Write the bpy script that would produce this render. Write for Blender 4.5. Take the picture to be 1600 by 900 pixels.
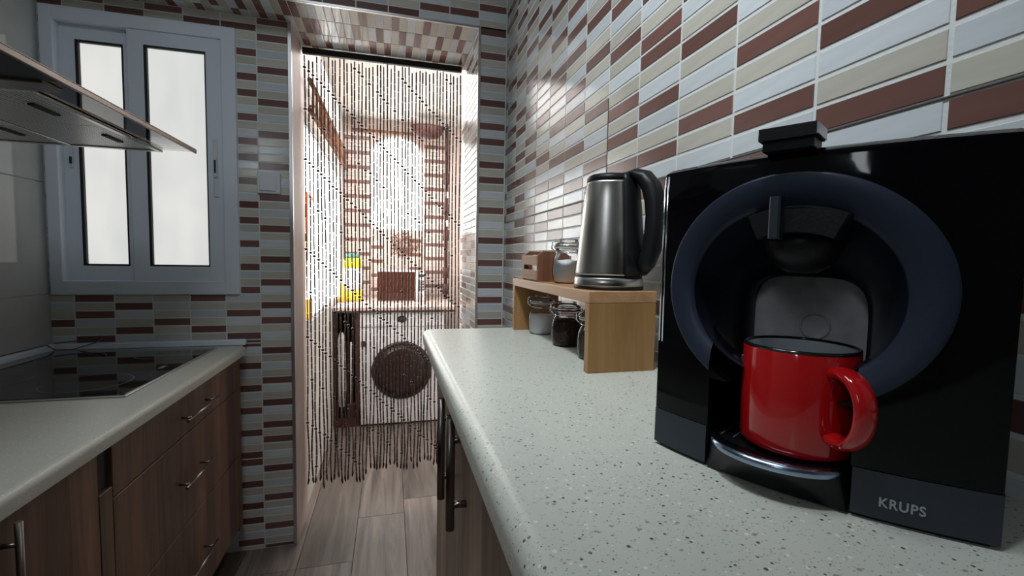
import bpy, bmesh, math, random
from mathutils import Vector, Matrix
random.seed(7)
for o in list(bpy.data.objects): bpy.data.objects.remove(o)
SC = bpy.context.scene
COL = SC.collection
PI = math.pi
# ------------------------------------------------------------------ camera
cam = bpy.data.cameras.new('camera'); camo = bpy.data.objects.new('camera', cam); COL.objects.link(camo)
RC = Matrix(((0.96637219, -0.00106327, -0.2571452), (-0.25649602, 0.06714556, -0.96421018), (0.01829137, 0.99774262, 0.06461487)))
camo.matrix_world = RC.to_4x4()
cam.sensor_width = 36; cam.lens = 718.0 / 1600 * 36; cam.clip_start = 0.01; cam.clip_end = 50
SC.camera = camo
# ------------------------------------------------------------------ world, view
w = bpy.data.worlds.new('world'); SC.world = w; w.use_nodes = True
w.node_tree.nodes['Background'].inputs[0].default_value = (0.55, 0.65, 0.75, 1)
w.node_tree.nodes['Background'].inputs[1].default_value = 0.3
SC.view_settings.view_transform = 'Standard'; SC.view_settings.look = 'None'
SC.view_settings.exposure = 0.0; SC.view_settings.gamma = 1; SC.view_settings.use_curve_mapping = False
# ------------------------------------------------------------------ area lights
def area(name, loc, target, size, size_y, power, col):
    l = bpy.data.lights.new(name, 'AREA'); l.shape = 'RECTANGLE'; l.size = size; l.size_y = size_y; l.energy = power; l.color = col
    o = bpy.data.objects.new(name, l); COL.objects.link(o); o.location = loc
    o.rotation_euler = (Vector(target) - Vector(loc)).to_track_quat('-Z', 'Y').to_euler()
    return o
H = 1.2255      # eye height above the floor
area('kitchen_ceiling_light', (-0.30, 0.6, 1.26), (-0.25, 0.8, 0), 0.4, 0.6, 6.5, (0.86, 0.94, 1.0))
def spot(name, loc, target, power, deg, blend, col, r=0.05):
    l = bpy.data.lights.new(name, 'SPOT'); l.energy = power; l.spot_size = math.radians(deg); l.spot_blend = blend; l.color = col; l.shadow_soft_size = r
    o = bpy.data.objects.new(name, l); COL.objects.link(o); o.location = loc
    o.rotation_euler = (Vector(target) - Vector(loc)).to_track_quat('-Z', 'Y').to_euler()
spot('right_wall_fill_spot', (-0.15, 0.15, 1.22), (0.46, 0.85, 0.10), 55, 72, 1.0, (0.90, 0.97, 1.0), 0.07)  # added spot from above, brightens the right wall and worktop, spares the left
area('kettle_streak_fill', (-1.15, -0.78, 0.80), (0.4, 0.7, 0.15), 0.14, 0.56, 2.6, (0.88, 0.94, 1.0))  # added unseen panel that puts a vertical streak on the kettle
area('laundry_overhead_fill', (0.05, 3.2, 1.13), (0.05, 3.2, 0), 0.9, 1.3, 21, (1.0, 0.93, 0.90))  # added fill, brightens the laundry room from above
area('laundry_daylight', (-0.34, 3.3, 0.15), (1, 3.0, -0.2), 1.6, 0.9, 9, (1.0, 0.95, 0.92))

# ------------------------------------------------------------------ helpers
def tagp(o, label=None, cat=None, group=None, kind=None):
    if label: o['label'] = label
    if cat: o['category'] = cat
    if group: o['group'] = group
    if kind: o['kind'] = kind
    return o
ROOTS = {}
def thing(name, loc, label, cat, group=None, rot=0):
    o = bpy.data.objects.new(name, None); COL.objects.link(o); o.empty_display_size = 0.05
    o.location = loc; o.rotation_euler = (0, 0, rot)
    ROOTS[o.name] = Vector(loc)
    return tagp(o, label, cat, group)
def link(name, me, mat, parent=None, off=(0, 0, 0)):
    o = bpy.data.objects.new(name, me); COL.objects.link(o)
    if mat and not me.materials:
        for m_ in (mat if isinstance(mat, (list, tuple)) else [mat]): me.materials.append(m_)
    if parent: o.parent = parent
    o.location = off
    return o
class MB:
    def __init__(s, off=(0, 0, 0)):
        s.bm = bmesh.new(); s.off = Vector(off); s.mi = 0; s.sm = []
    def _fin(s, faces, smooth):
        for f in faces:
            f.material_index = s.mi; f.smooth = smooth
    def faces(s, vs, fs, smooth=False):
        V = [s.bm.verts.new(Vector(v) - s.off) for v in vs]
        F = []
        for f in fs:
            try: F.append(s.bm.faces.new([V[i] for i in f]))
            except ValueError: pass
        s._fin(F, smooth); return F
    def box(s, a, b, bev=0, seg=2):
        x0, y0, z0 = a; x1, y1, z1 = b
        if x0 > x1: x0, x1 = x1, x0
        if y0 > y1: y0, y1 = y1, y0
        if z0 > z1: z0, z1 = z1, z0
        t = bmesh.new()
        V = [t.verts.new((x, y, z)) for x in (x0, x1) for y in (y0, y1) for z in (z0, z1)]
        for f in ((0, 1, 3, 2), (4, 6, 7, 5), (0, 4, 5, 1), (2, 3, 7, 6), (0, 2, 6, 4), (1, 5, 7, 3)): t.faces.new([V[i] for i in f])
        bmesh.ops.recalc_face_normals(t, faces=t.faces)
        if bev: bmesh.ops.bevel(t, geom=t.edges[:], offset=bev, segments=seg, affect='EDGES', profile=0.5)
        s.merge(t, False)
        return s
    def merge(s, t, smooth=False, M=None):
        mp = {}
        for v in t.verts:
            co = M @ v.co if M else v.co
            mp[v] = s.bm.verts.new(co - s.off)
        F = [s.bm.faces.new([mp[v] for v in f.verts]) for f in t.faces]
        s._fin(F, smooth); t.free()
    def ring_loft(s, rings, closed=True, cap=True, smooth=True):
        R = [[s.bm.verts.new(Vector(p) - s.off) for p in r] for r in rings]
        n = len(R[0]); F = []
        for a, b in zip(R, R[1:]):
            for i in range(n if closed else n - 1):
                j = (i + 1) % n
                F.append(s.bm.faces.new((a[i], a[j], b[j], b[i])))
        s._fin(F, smooth)
        if cap:
            C = []
            try: C.append(s.bm.faces.new(R[0][::-1])); C.append(s.bm.faces.new(R[-1]))
            except ValueError: pass
            s._fin(C, False)
        return s
    def lathe(s, prof, c=(0, 0, 0), n=32, cap=True, sx=1, sy=1, smooth=True):
        rings = [[(c[0] + r * sx * math.cos(2 * PI * i / n), c[1] + r * sy * math.sin(2 * PI * i / n), c[2] + z) for i in range(n)] for r, z in prof]
        return s.ring_loft(rings, True, cap, smooth)
    def tube(s, pts, r, n=8, flat=1.0, up=None, cap=True):
        P = [Vector(p) for p in pts]; rings = []
        rr = r if isinstance(r, (list, tuple)) else [r] * len(P)
        prev = None
        for i, p in enumerate(P):
            t = (P[min(i + 1, len(P) - 1)] - P[max(i - 1, 0)]).normalized()
            if prev is None:
                a = Vector(up) if up else (Vector((0, 0, 1)) if abs(t.z) < 0.9 else Vector((1, 0, 0)))
            else: a = prev
            a = (a - t * a.dot(t)).normalized(); prev = a; b = t.cross(a)
            rings.append([p + a * (rr[i] * math.cos(2 * PI * k / n)) + b * (rr[i] * flat * math.sin(2 * PI * k / n)) for k in range(n)])
        return s.ring_loft(rings, True, cap, True)
    def prism(s, outline, d0, d1, f, smooth=False):
        """outline: list of (a,b); f(a,b,d)->xyz"""
        return s.ring_loft([[f(a, b, d0) for a, b in outline], [f(a, b, d1) for a, b in outline]], True, True, smooth)
    def mesh(s, name):
        bmesh.ops.recalc_face_normals(s.bm, faces=s.bm.faces)
        me = bpy.data.meshes.new(name); s.bm.to_mesh(me); s.bm.free(); return me
    def build(s, name, mat, parent=None, label=None, cat=None, group=None, kind=None, sharp=None):
        me = s.mesh(name)
        if sharp is not None: me.set_sharp_from_angle(angle=math.radians(sharp))
        return tagp(link(name, me, mat, parent), label, cat, group, kind)

# ------------------------------------------------------------------ materials
def mat(name, col, rough=0.5, metal=0, spec=0.5, coat=0, alpha=1, emit=None, es=0, trans=0, ior=1.45, bump=0, bscale=50, var=0, vscale=8, aniso=0):
    m = bpy.data.materials.new(name); m.use_nodes = True; nt = m.node_tree; p = nt.nodes['Principled BSDF']
    p.inputs['Base Color'].default_value = (*col, 1); p.inputs['Roughness'].default_value = rough; p.inputs['Metallic'].default_value = metal
    p.inputs['Specular IOR Level'].default_value = spec; p.inputs['Coat Weight'].default_value = coat; p.inputs['Transmission Weight'].default_value = trans
    p.inputs['IOR'].default_value = ior; p.inputs['Alpha'].default_value = alpha; p.inputs['Anisotropic'].default_value = aniso
    if emit: p.inputs['Emission Color'].default_value = (*emit, 1); p.inputs['Emission Strength'].default_value = es
    tc = nt.nodes.new('ShaderNodeTexCoord')
    n = nt.nodes.new('ShaderNodeTexNoise'); n.inputs['Scale'].default_value = bscale; n.inputs['Detail'].default_value = 4
    nt.links.new(tc.outputs['Object'], n.inputs['Vector'])
    if bump:
        b = nt.nodes.new('ShaderNodeBump'); b.inputs['Strength'].default_value = bump; b.inputs['Distance'].default_value = 0.002
        nt.links.new(n.outputs['Fac'], b.inputs['Height']); nt.links.new(b.outputs['Normal'], p.inputs['Normal'])
    if var:
        n2 = nt.nodes.new('ShaderNodeTexNoise'); n2.inputs['Scale'].default_value = vscale; n2.inputs['Detail'].default_value = 3
        nt.links.new(tc.outputs['Object'], n2.inputs['Vector'])
        r = nt.nodes.new('ShaderNodeValToRGB'); r.color_ramp.elements[0].position = 0.3; r.color_ramp.elements[1].position = 0.7
        r.color_ramp.elements[0].color = (*[c * (1 - var) for c in col], 1); r.color_ramp.elements[1].color = (*[min(1, c * (1 + var)) for c in col], 1)
        nt.links.new(n2.outputs['Fac'], r.inputs['Fac']); nt.links.new(r.outputs['Color'], p.inputs['Base Color'])
    return m
def tile_mat(name, col, rough=0.16, var=0.12):
    """glazed ceramic, each piece a shade of its own"""
    m = mat(name, col, rough=rough, spec=0.5, bump=0.12, bscale=25)
    nt = m.node_tree; p = nt.nodes['Principled BSDF']
    oi = nt.nodes.new('ShaderNodeObjectInfo'); hs = nt.nodes.new('ShaderNodeHueSaturation')
    mr = nt.nodes.new('ShaderNodeMapRange'); mr.inputs['To Min'].default_value = 1 - var; mr.inputs['To Max'].default_value = 1 + var
    tc = nt.nodes.new('ShaderNodeTexCoord'); n = nt.nodes.new('ShaderNodeTexNoise'); n.inputs['Scale'].default_value = 60; n.inputs['Detail'].default_value = 6
    mp = nt.nodes.new('ShaderNodeMapping'); mp.inputs['Scale'].default_value = (0.25, 0.25, 1.5)
    nt.links.new(tc.outputs['Object'], mp.inputs['Vector']); nt.links.new(mp.outputs['Vector'], n.inputs['Vector'])
    mx = nt.nodes.new('ShaderNodeMix'); mx.data_type = 'RGBA'; mx.inputs[6].default_value = (*[c * 0.86 for c in col], 1); mx.inputs[7].default_value = (*[min(1, c * 1.1) for c in col], 1)
    nt.links.new(n.outputs['Fac'], mx.inputs[0]); nt.links.new(mx.outputs[2], hs.inputs['Color'])
    nt.links.new(oi.outputs['Random'], mr.inputs['Value']); nt.links.new(mr.outputs['Result'], hs.inputs['Value'])
    nt.links.new(hs.outputs['Color'], p.inputs['Base Color'])
    return m
def wood_mat(name, c0, c1, band=0.0, axis='Z', rough=0.45, scale=1.0, bandaxis='Y', randomise=False):
    """grain along axis; band = width of glued staves across bandaxis"""
    m = mat(name, c0, rough=rough, spec=0.4); nt = m.node_tree; p = nt.nodes['Principled BSDF']; L = nt.links
    tc = nt.nodes.new('ShaderNodeTexCoord'); mp = nt.nodes.new('ShaderNodeMapping')
    s = {'X': (0.07, 1, 1), 'Y': (1, 0.07, 1), 'Z': (1, 1, 0.07)}[axis]
    mp.inputs['Scale'].default_value = s
    src = tc.outputs['Object']
    if randomise:
        oi = nt.nodes.new('ShaderNodeObjectInfo'); va = nt.nodes.new('ShaderNodeVectorMath'); va.operation = 'ADD'
        sc = nt.nodes.new('ShaderNodeMath'); sc.operation = 'MULTIPLY'; sc.inputs[1].default_value = 37.0
        L.new(oi.outputs['Random'], sc.inputs[0]); L.new(src, va.inputs[0]); L.new(sc.outputs[0], va.inputs[1]); src = va.outputs[0]
    L.new(src, mp.inputs['Vector'])
    n = nt.nodes.new('ShaderNodeTexNoise'); n.inputs['Scale'].default_value = 38 * scale; n.inputs['Detail'].default_value = 6; n.inputs['Roughness'].default_value = 0.65; n.inputs['Distortion'].default_value = 0.6
    L.new(mp.outputs['Vector'], n.inputs['Vector'])
    r = nt.nodes.new('ShaderNodeValToRGB'); r.color_ramp.elements[0].position = 0.33; r.color_ramp.elements[1].position = 0.68
    r.color_ramp.elements[0].color = (*c0, 1); r.color_ramp.elements[1].color = (*c1, 1)
    L.new(n.outputs['Fac'], r.inputs['Fac']); out = r.outputs['Color']
    if band or randomise:
        hs = nt.nodes.new('ShaderNodeHueSaturation'); mr = nt.nodes.new('ShaderNodeMapRange'); mr.inputs['To Min'].default_value = 0.62 if band else 0.74; mr.inputs['To Max'].default_value = 1.3 if band else 1.2
        if band:
            sx = nt.nodes.new('ShaderNodeSeparateXYZ'); L.new(tc.outputs['Object'], sx.inputs[0])
            q = nt.nodes.new('ShaderNodeMath'); q.operation = 'DIVIDE'; q.inputs[1].default_value = band; L.new(sx.outputs[bandaxis], q.inputs[0])
            fl = nt.nodes.new('ShaderNodeMath'); fl.operation = 'FLOOR'; L.new(q.outputs[0], fl.inputs[0])
            wn = nt.nodes.new('ShaderNodeTexWhiteNoise'); wn.noise_dimensions = '1D'; L.new(fl.outputs[0], wn.inputs['W']); L.new(wn.outputs['Value'], mr.inputs['Value'])
        else: L.new(oi.outputs['Random'], mr.inputs['Value'])
        L.new(mr.outputs['Result'], hs.inputs['Value']); L.new(out, hs.inputs['Color']); out = hs.outputs['Color']
    L.new(out, p.inputs['Base Color'])
    b = nt.nodes.new('ShaderNodeBump'); b.inputs['Strength'].default_value = 0.15; b.inputs['Distance'].default_value = 0.001
    L.new(n.outputs['Fac'], b.inputs['Height']); L.new(b.outputs['Normal'], p.inputs['Normal'])
    return m
def speckle_mat(name, base, dark, density=0.5, scale=260, rough=0.3):
    m = mat(name, base, rough=rough, spec=0.5); nt = m.node_tree; p = nt.nodes['Principled BSDF']; L = nt.links
    tc = nt.nodes.new('ShaderNodeTexCoord'); prev = None
    cur = None
    for i, (sc, c, th) in enumerate(((scale, dark, 0.2), (scale * 0.55, (0.36, 0.31, 0.26), 0.16), (scale * 0.9, (0.78, 0.79, 0.76), 0.2), (scale * 1.7, (0.4, 0.39, 0.36), 0.24))):
        mp = nt.nodes.new('ShaderNodeMapping'); mp.inputs['Location'].default_value = (i * 3.1, i * 1.7, i * 2.3); mp.inputs['Rotation'].default_value = (0, 0, i * 0.7); mp.inputs['Scale'].default_value = (1, 1.0 + 0.5 * (i % 2), 1)
        L.new(tc.outputs['Object'], mp.inputs['Vector'])
        vo = nt.nodes.new('ShaderNodeTexVoronoi'); vo.inputs['Scale'].default_value = sc; L.new(mp.outputs['Vector'], vo.inputs['Vector'])
        # only some cells carry a chip
        sep = nt.nodes.new('ShaderNodeSeparateColor'); L.new(vo.outputs['Color'], sep.inputs[0])
        g = nt.nodes.new('ShaderNodeMath'); g.operation = 'GREATER_THAN'; g.inputs[1].default_value = 1 - density * (0.5 if i != 3 else 0.9); L.new(sep.outputs[0], g.inputs[0])
        sz = nt.nodes.new('ShaderNodeMath'); sz.operation = 'MULTIPLY'; sz.inputs[1].default_value = th * 1.9; L.new(sep.outputs[1], sz.inputs[0])
        lt = nt.nodes.new('ShaderNodeMath'); lt.operation = 'LESS_THAN'; L.new(vo.outputs['Distance'], lt.inputs[0]); L.new(sz.outputs[0], lt.inputs[1])
        mu = nt.nodes.new('ShaderNodeMath'); mu.operation = 'MULTIPLY'; L.new(g.outputs[0], mu.inputs[0]); L.new(lt.outputs[0], mu.inputs[1])
        mx = nt.nodes.new('ShaderNodeMix'); mx.data_type = 'RGBA'; mx.inputs[6].default_value = (*base, 1); mx.inputs[7].default_value = (*c, 1)
        if cur is not None: L.new(cur, mx.inputs[6])
        L.new(mu.outputs[0], mx.inputs[0]); cur = mx.outputs[2]
    L.new(cur, p.inputs['Base Color'])
    return m

M = {}
M['white'] = tile_mat('glazed_white', (0.58, 0.62, 0.65))
M['cream'] = tile_mat('glazed_cream', (0.53, 0.51, 0.445))
M['brown'] = tile_mat('glazed_brown', (0.165, 0.082, 0.070), 0.2, 0.2)
M['grout'] = mat('grout', (0.66, 0.68, 0.68), 0.7, bump=0.3, bscale=200)
M['rose'] = tile_mat('glazed_rose', (0.62, 0.50, 0.46))
M['rose_wall'] = mat('rose_wall', (0.52, 0.41, 0.37), 0.5, var=0.05)
M['joint'] = mat('dark_tile_joint', (0.10, 0.085, 0.08), 0.6)
M['plaster'] = mat('plaster', (0.62, 0.6, 0.57), 0.8, bump=0.1, bscale=30)
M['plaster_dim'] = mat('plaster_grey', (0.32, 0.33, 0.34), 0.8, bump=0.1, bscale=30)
M['bigtile'] = mat('large_wall_tile', (0.42, 0.43, 0.42), 0.07, bump=0.15, bscale=5, var=0.06)
M['alu'] = mat('aluminium_trim', (0.62, 0.62, 0.62), 0.3, metal=0.9)
M['upvc'] = mat('white_window_profile', (0.66, 0.72, 0.80), 0.35)
M['gasket'] = mat('black_gasket', (0.012, 0.012, 0.014), 0.6)
M['black_plastic'] = mat('black_plastic', (0.009, 0.009, 0.011), 0.4, spec=0.3, bump=0.1, bscale=400)
M['gloss_black'] = mat('piano_black', (0.002, 0.002, 0.003), 0.06, spec=0.28)
M['tray'] = mat('tray_black', (0.006, 0.006, 0.007), 0.3, spec=0.3)
M['navy'] = mat('satin_navy', (0.018, 0.025, 0.045), 0.42, metal=0.0, spec=0.35, bump=0.05, bscale=500)
M['navy_dark'] = mat('dark_navy', (0.006, 0.009, 0.017), 0.3, spec=0.35)
M['band'] = mat('grey_base_band', (0.035, 0.043, 0.058), 0.42, metal=0.3)
M['steel'] = mat('brushed_steel', (0.56, 0.55, 0.52), 0.26, metal=1.0, aniso=0.75)
for _m in (M['steel'],):
    _t = _m.node_tree.nodes.new('ShaderNodeTangent'); _t.direction_type = 'RADIAL'; _t.axis = 'Z'; _m.node_tree.links.new(_t.outputs[0], _m.node_tree.nodes['Principled BSDF'].inputs['Tangent'])
M['steel_dark'] = mat('satin_nickel', (0.26, 0.23, 0.21), 0.28, metal=1.0)
M['chrome'] = mat('chrome', (0.72, 0.73, 0.75), 0.1, metal=1.0)
M['bluechrome'] = mat('blue_chrome', (0.32, 0.40, 0.52), 0.2, metal=1.0)
M['red'] = mat('red_enamel', (0.42, 0.006, 0.008), 0.09, coat=0.6)
M['enamel_white'] = mat('pale_enamel', (0.66, 0.72, 0.78), 0.2)
M['enamel_black'] = mat('black_rim', (0.01, 0.01, 0.012), 0.12)
M['counter'] = speckle_mat('speckled_worktop', (0.60, 0.62, 0.56), (0.12, 0.095, 0.08), 0.5, 270, 0.3)
M['counter2'] = speckle_mat('pale_worktop', (0.50, 0.50, 0.44), (0.36, 0.35, 0.30), 0.35, 330, 0.35)
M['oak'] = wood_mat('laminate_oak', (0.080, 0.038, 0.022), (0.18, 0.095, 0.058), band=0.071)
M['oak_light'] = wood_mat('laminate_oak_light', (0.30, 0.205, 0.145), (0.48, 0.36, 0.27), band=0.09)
M['bamboo'] = wood_mat('bamboo_board', (0.25, 0.13, 0.048), (0.38, 0.215, 0.088), band=0.0, axis='Z', bandaxis='X', rough=0.4)
M['bamboo_top'] = wood_mat('bamboo_board_top', (0.38, 0.20, 0.095), (0.52, 0.30, 0.16), axis='Y', rough=0.4)
M['crate'] = wood_mat('crate_wood', (0.33, 0.18, 0.11), (0.50, 0.31, 0.21), axis='Y', rough=0.6)
M['crate_dark'] = wood_mat('crate_wood_end', (0.14, 0.055, 0.03), (0.24, 0.11, 0.06), axis='Z', rough=0.6)
M['floor'] = wood_mat('grey_oak_plank', (0.085, 0.068, 0.060), (0.235, 0.195, 0.172), axis='Y', rough=0.35, scale=0.55, randomise=True)
M['floor_base'] = mat('floor_base', (0.05, 0.04, 0.035), 0.8, bump=0.1)
M['dark'] = mat('dark_recess', (0.012, 0.009, 0.008), 0.7)
M['rust'] = mat('dark_red_brown', (0.07, 0.022, 0.016), 0.5)
M['ceramic_glass'] = mat('black_glass', (0.006, 0.006, 0.008), 0.06, coat=0.4)
M['ring'] = mat('hob_ring_print', (0.16, 0.16, 0.16), 0.3)
M['bead'] = mat('bamboo_bead_dark', (0.075, 0.034, 0.026), 0.45, var=0.35, vscale=40)
M['bead2'] = mat('round_bead_dark', (0.03, 0.013, 0.011), 0.3)
M['appliance'] = mat('appliance_white', (0.72, 0.70, 0.71), 0.35)
M['appliance_grey'] = mat('appliance_line', (0.3, 0.28, 0.28), 0.5)
M['door_glass'] = mat('washer_dark_glass', (0.022, 0.010, 0.008), 0.32)
M['granite'] = mat('dark_worktop_edge', (0.05, 0.025, 0.02), 0.4)
M['pinkstone'] = mat('pale_rose_worktop', (0.52, 0.40, 0.36), 0.4, var=0.1)
M['mwbrown'] = mat('brown_mirror_door', (0.055, 0.014, 0.008), 0.18)
M['sugar'] = mat('white_powder', (0.85, 0.86, 0.88), 0.9, bump=0.6, bscale=150)
M['coffee'] = mat('ground_coffee', (0.035, 0.014, 0.010), 0.95, bump=0.8, bscale=200)
M['spice'] = mat('dark_leaf_tea', (0.10, 0.085, 0.08), 0.9, bump=0.8, bscale=150, var=0.6, vscale=120)
M['paper'] = mat('white_paper', (0.75, 0.70, 0.68), 0.8)
M['yellow'] = mat('yellow_plastic', (0.80, 0.60, 0.03), 0.4)
M['green'] = mat('teal_plastic', (0.07, 0.19, 0.16), 0.4)
M['white_plastic'] = mat('white_plastic', (0.78, 0.74, 0.78), 0.4)
M['orange'] = mat('orange_plastic', (0.85, 0.16, 0.02), 0.5)
M['amber'] = mat('amber_plastic', (0.8, 0.42, 0.08), 0.5)
M['twig'] = mat('dried_twigs', (0.20, 0.085, 0.045), 0.9, var=0.5, vscale=30)
M['wire'] = mat('thin_cable', (0.10, 0.10, 0.11), 0.5)
M['switchw'] = mat('switch_white', (0.60, 0.63, 0.66), 0.3)
M['lettering'] = mat('silver_lettering', (0.42, 0.44, 0.47), 0.35, metal=0.6)
def glass(name, col, rough=0.02, ior=1.45, tint=1.0):
    m = bpy.data.materials.new(name); m.use_nodes = True; nt = m.node_tree; nt.nodes.clear()
    o = nt.nodes.new('ShaderNodeOutputMaterial'); t = nt.nodes.new('ShaderNodeBsdfTransparent'); g = nt.nodes.new('ShaderNodeBsdfGlossy'); mx = nt.nodes.new('ShaderNodeMixShader'); f = nt.nodes.new('ShaderNodeFresnel')
    f.inputs['IOR'].default_value = ior; t.inputs['Color'].default_value = (*col, 1); g.inputs['Roughness'].default_value = rough
    nt.links.new(f.outputs[0], mx.inputs[0]); nt.links.new(t.outputs[0], mx.inputs[1]); nt.links.new(g.outputs[0], mx.inputs[2]); nt.links.new(mx.outputs[0], o.inputs[0])
    return m
M['jarglass'] = glass('jar_glass', (0.985, 0.99, 0.99), 0.03, 1.35)
M['hoodglass'] = glass('hood_glass', (0.86, 0.88, 0.86), 0.05, 1.5)
M['smoke'] = mat('smoked_tank', (0.66, 0.67, 0.70), 0.3, metal=0.0, var=0.35, vscale=25)
def lit_pane(name, ca, cb, strength, scale=3.0, axis=(1, 1, 1)):
    """frosted pane with blurred daylight behind it"""
    m = bpy.data.materials.new(name); m.use_nodes = True; nt = m.node_tree; p = nt.nodes['Principled BSDF']
    p.inputs['Base Color'].default_value = (0.25, 0.25, 0.25, 1); p.inputs['Roughness'].default_value = 0.35
    tc = nt.nodes.new('ShaderNodeTexCoord'); mp = nt.nodes.new('ShaderNodeMapping'); mp.inputs['Scale'].default_value = axis
    n = nt.nodes.new('ShaderNodeTexNoise'); n.inputs['Scale'].default_value = scale; n.inputs['Detail'].default_value = 2
    r = nt.nodes.new('ShaderNodeValToRGB'); r.color_ramp.elements[0].position = 0.35; r.color_ramp.elements[1].position = 0.65
    r.color_ramp.elements[0].color = (*ca, 1); r.color_ramp.elements[1].color = (*cb, 1)
    nt.links.new(tc.outputs['Object'], mp.inputs['Vector']); nt.links.new(mp.outputs['Vector'], n.inputs['Vector']); nt.links.new(n.outputs['Fac'], r.inputs['Fac'])
    nt.links.new(r.outputs['Color'], p.inputs['Emission Color']); p.inputs['Emission Strength'].default_value = strength
    return m
M['pane'] = lit_pane('frosted_daylight_pane', (0.72, 0.74, 0.72), (0.88, 0.87, 0.84), 0.85, 2.2, (2.5, 1, 1))
M['pane_l'] = lit_pane('laundry_daylight_pane', (0.9, 0.93, 0.88), (1.0, 0.98, 0.95), 6, 2)
def mesh_mat():
    m = mat('grease_filter_mesh', (0.42, 0.42, 0.40), 0.35, metal=0.8); nt = m.node_tree; p = nt.nodes['Principled BSDF']
    tc = nt.nodes.new('ShaderNodeTexCoord'); vo = nt.nodes.new('ShaderNodeTexVoronoi'); vo.inputs['Scale'].default_value = 105; vo.inputs['Randomness'].default_value = 0.0
    nt.links.new(tc.outputs['Object'], vo.inputs['Vector'])
    r = nt.nodes.new('ShaderNodeValToRGB'); r.color_ramp.interpolation = 'CONSTANT'; r.color_ramp.elements[0].color = (0.16, 0.16, 0.155, 1); r.color_ramp.elements[1].position = 0.42; r.color_ramp.elements[1].color = (0.85, 0.85, 0.82, 1)
    nt.links.new(vo.outputs['Distance'], r.inputs['Fac']); nt.links.new(r.outputs['Color'], p.inputs['Base Color'])
    return m
M['filter'] = mesh_mat(); M['filter'].node_tree.nodes['Principled BSDF'].inputs['Metallic'].default_value = 0.3

# ------------------------------------------------------------------ mosaic bricks
XR, DH, DS, ZS, DB = 0.46, 1.87, 2.04, 0.913, 2.30     # right wall x, door wall y, window wall y, soffit z, rear of the opening
XL = -1.197; ZF = -H; ZC = 1.30; DX0, DX1 = -0.378, 0.343
def rays(px, py):
    d = RC @ Vector((px - 800, -(py - 450), -718.0)); return d
def sub_rect(r, h):
    a0, b0, a1, b1 = r; c0, d0, c1, d1 = h
    if a1 <= c0 or a0 >= c1 or b1 <= d0 or b0 >= d1: return [r]
    out = []
    if b0 < d0: out.append((a0, b0, a1, d0))
    if b1 > d1: out.append((a0, d1, a1, b1))
    lo, hi = max(b0, d0), min(b1, d1)
    if a0 < c0: out.append((a0, lo, c0, hi))
    if a1 > c1: out.append((c1, lo, a1, hi))
    return out
TM = {}
def brick_mesh(wd, ht, key, f3):
    k = (round(wd, 4), round(ht, 4), key, f3)
    if k in TM: return TM[k]
    t, e = 0.0007, 0.0004
    a, b = wd / 2 - 0.0023, ht / 2 - 0.0026
    if f3 == 'z-': a, b = wd / 2 - 0.0012, ht / 2 - 0.0016
    vs = []
    for (dx, tt) in ((0, -0.0035), (0, t - e), (e, t)):
        for sa, sb in ((-1, -1), (1, -1), (1, 1), (-1, 1)):
            u, v, n = sa * (a - dx), sb * (b - dx), tt
            vs.append({'x-': (-n, u, v), 'y-': (u, -n, v), 'z-': (u, v, -n), 'x+': (n, u, v)}[f3])
    fs = [(8, 9, 10, 11)] + [(r + i, r + (i + 1) % 4, r + 4 + (i + 1) % 4, r + 4 + i) for r in (0, 4) for i in range(4)]
    mb = MB(); mb.faces(vs, fs); me = mb.mesh('brick'); me.materials.append(M[key])
    TM[k] = me; return me
def col_sequence(n, fixed, seed):
    """colour per row from a set of known brown rows; elsewhere browns every 3 or 4 rows"""
    rnd = random.Random(seed); rows = set(r for r in fixed if 0 <= r < n)
    if rows: lo, hi = min(rows), max(rows)
    else: lo = hi = rnd.randint(0, 3) if n > 3 else 0; rows = {lo}
    k = lo
    while True:
        k -= rnd.choice((3, 3, 3, 4, 4, 2, 3))
        if k < 0: break
        rows.add(k)
    k = hi
    while True:
        k += rnd.choice((3, 3, 3, 4, 4, 2, 3))
        if k >= n: break
        rows.add(k)
    seq = ['white'] * n; rs = sorted(rows)
    for r in rs: seq[r] = 'brown'
    bounds = [-1] + rs + [n]
    for a, b in zip(bounds, bounds[1:]):
        m_ = b - a - 1
        if m_ == 1 and rnd.random() < 0.6: seq[a + 1] = 'cream'
        elif m_ == 2: seq[a + 1 + rnd.randint(0, 1)] = 'cream'
        elif m_ == 3: seq[a + 1] = 'cream'; seq[a + 3] = 'cream'
        elif m_ > 3:
            for q in range(a + 1, b, 2): seq[q] = 'cream'
    return seq
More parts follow.
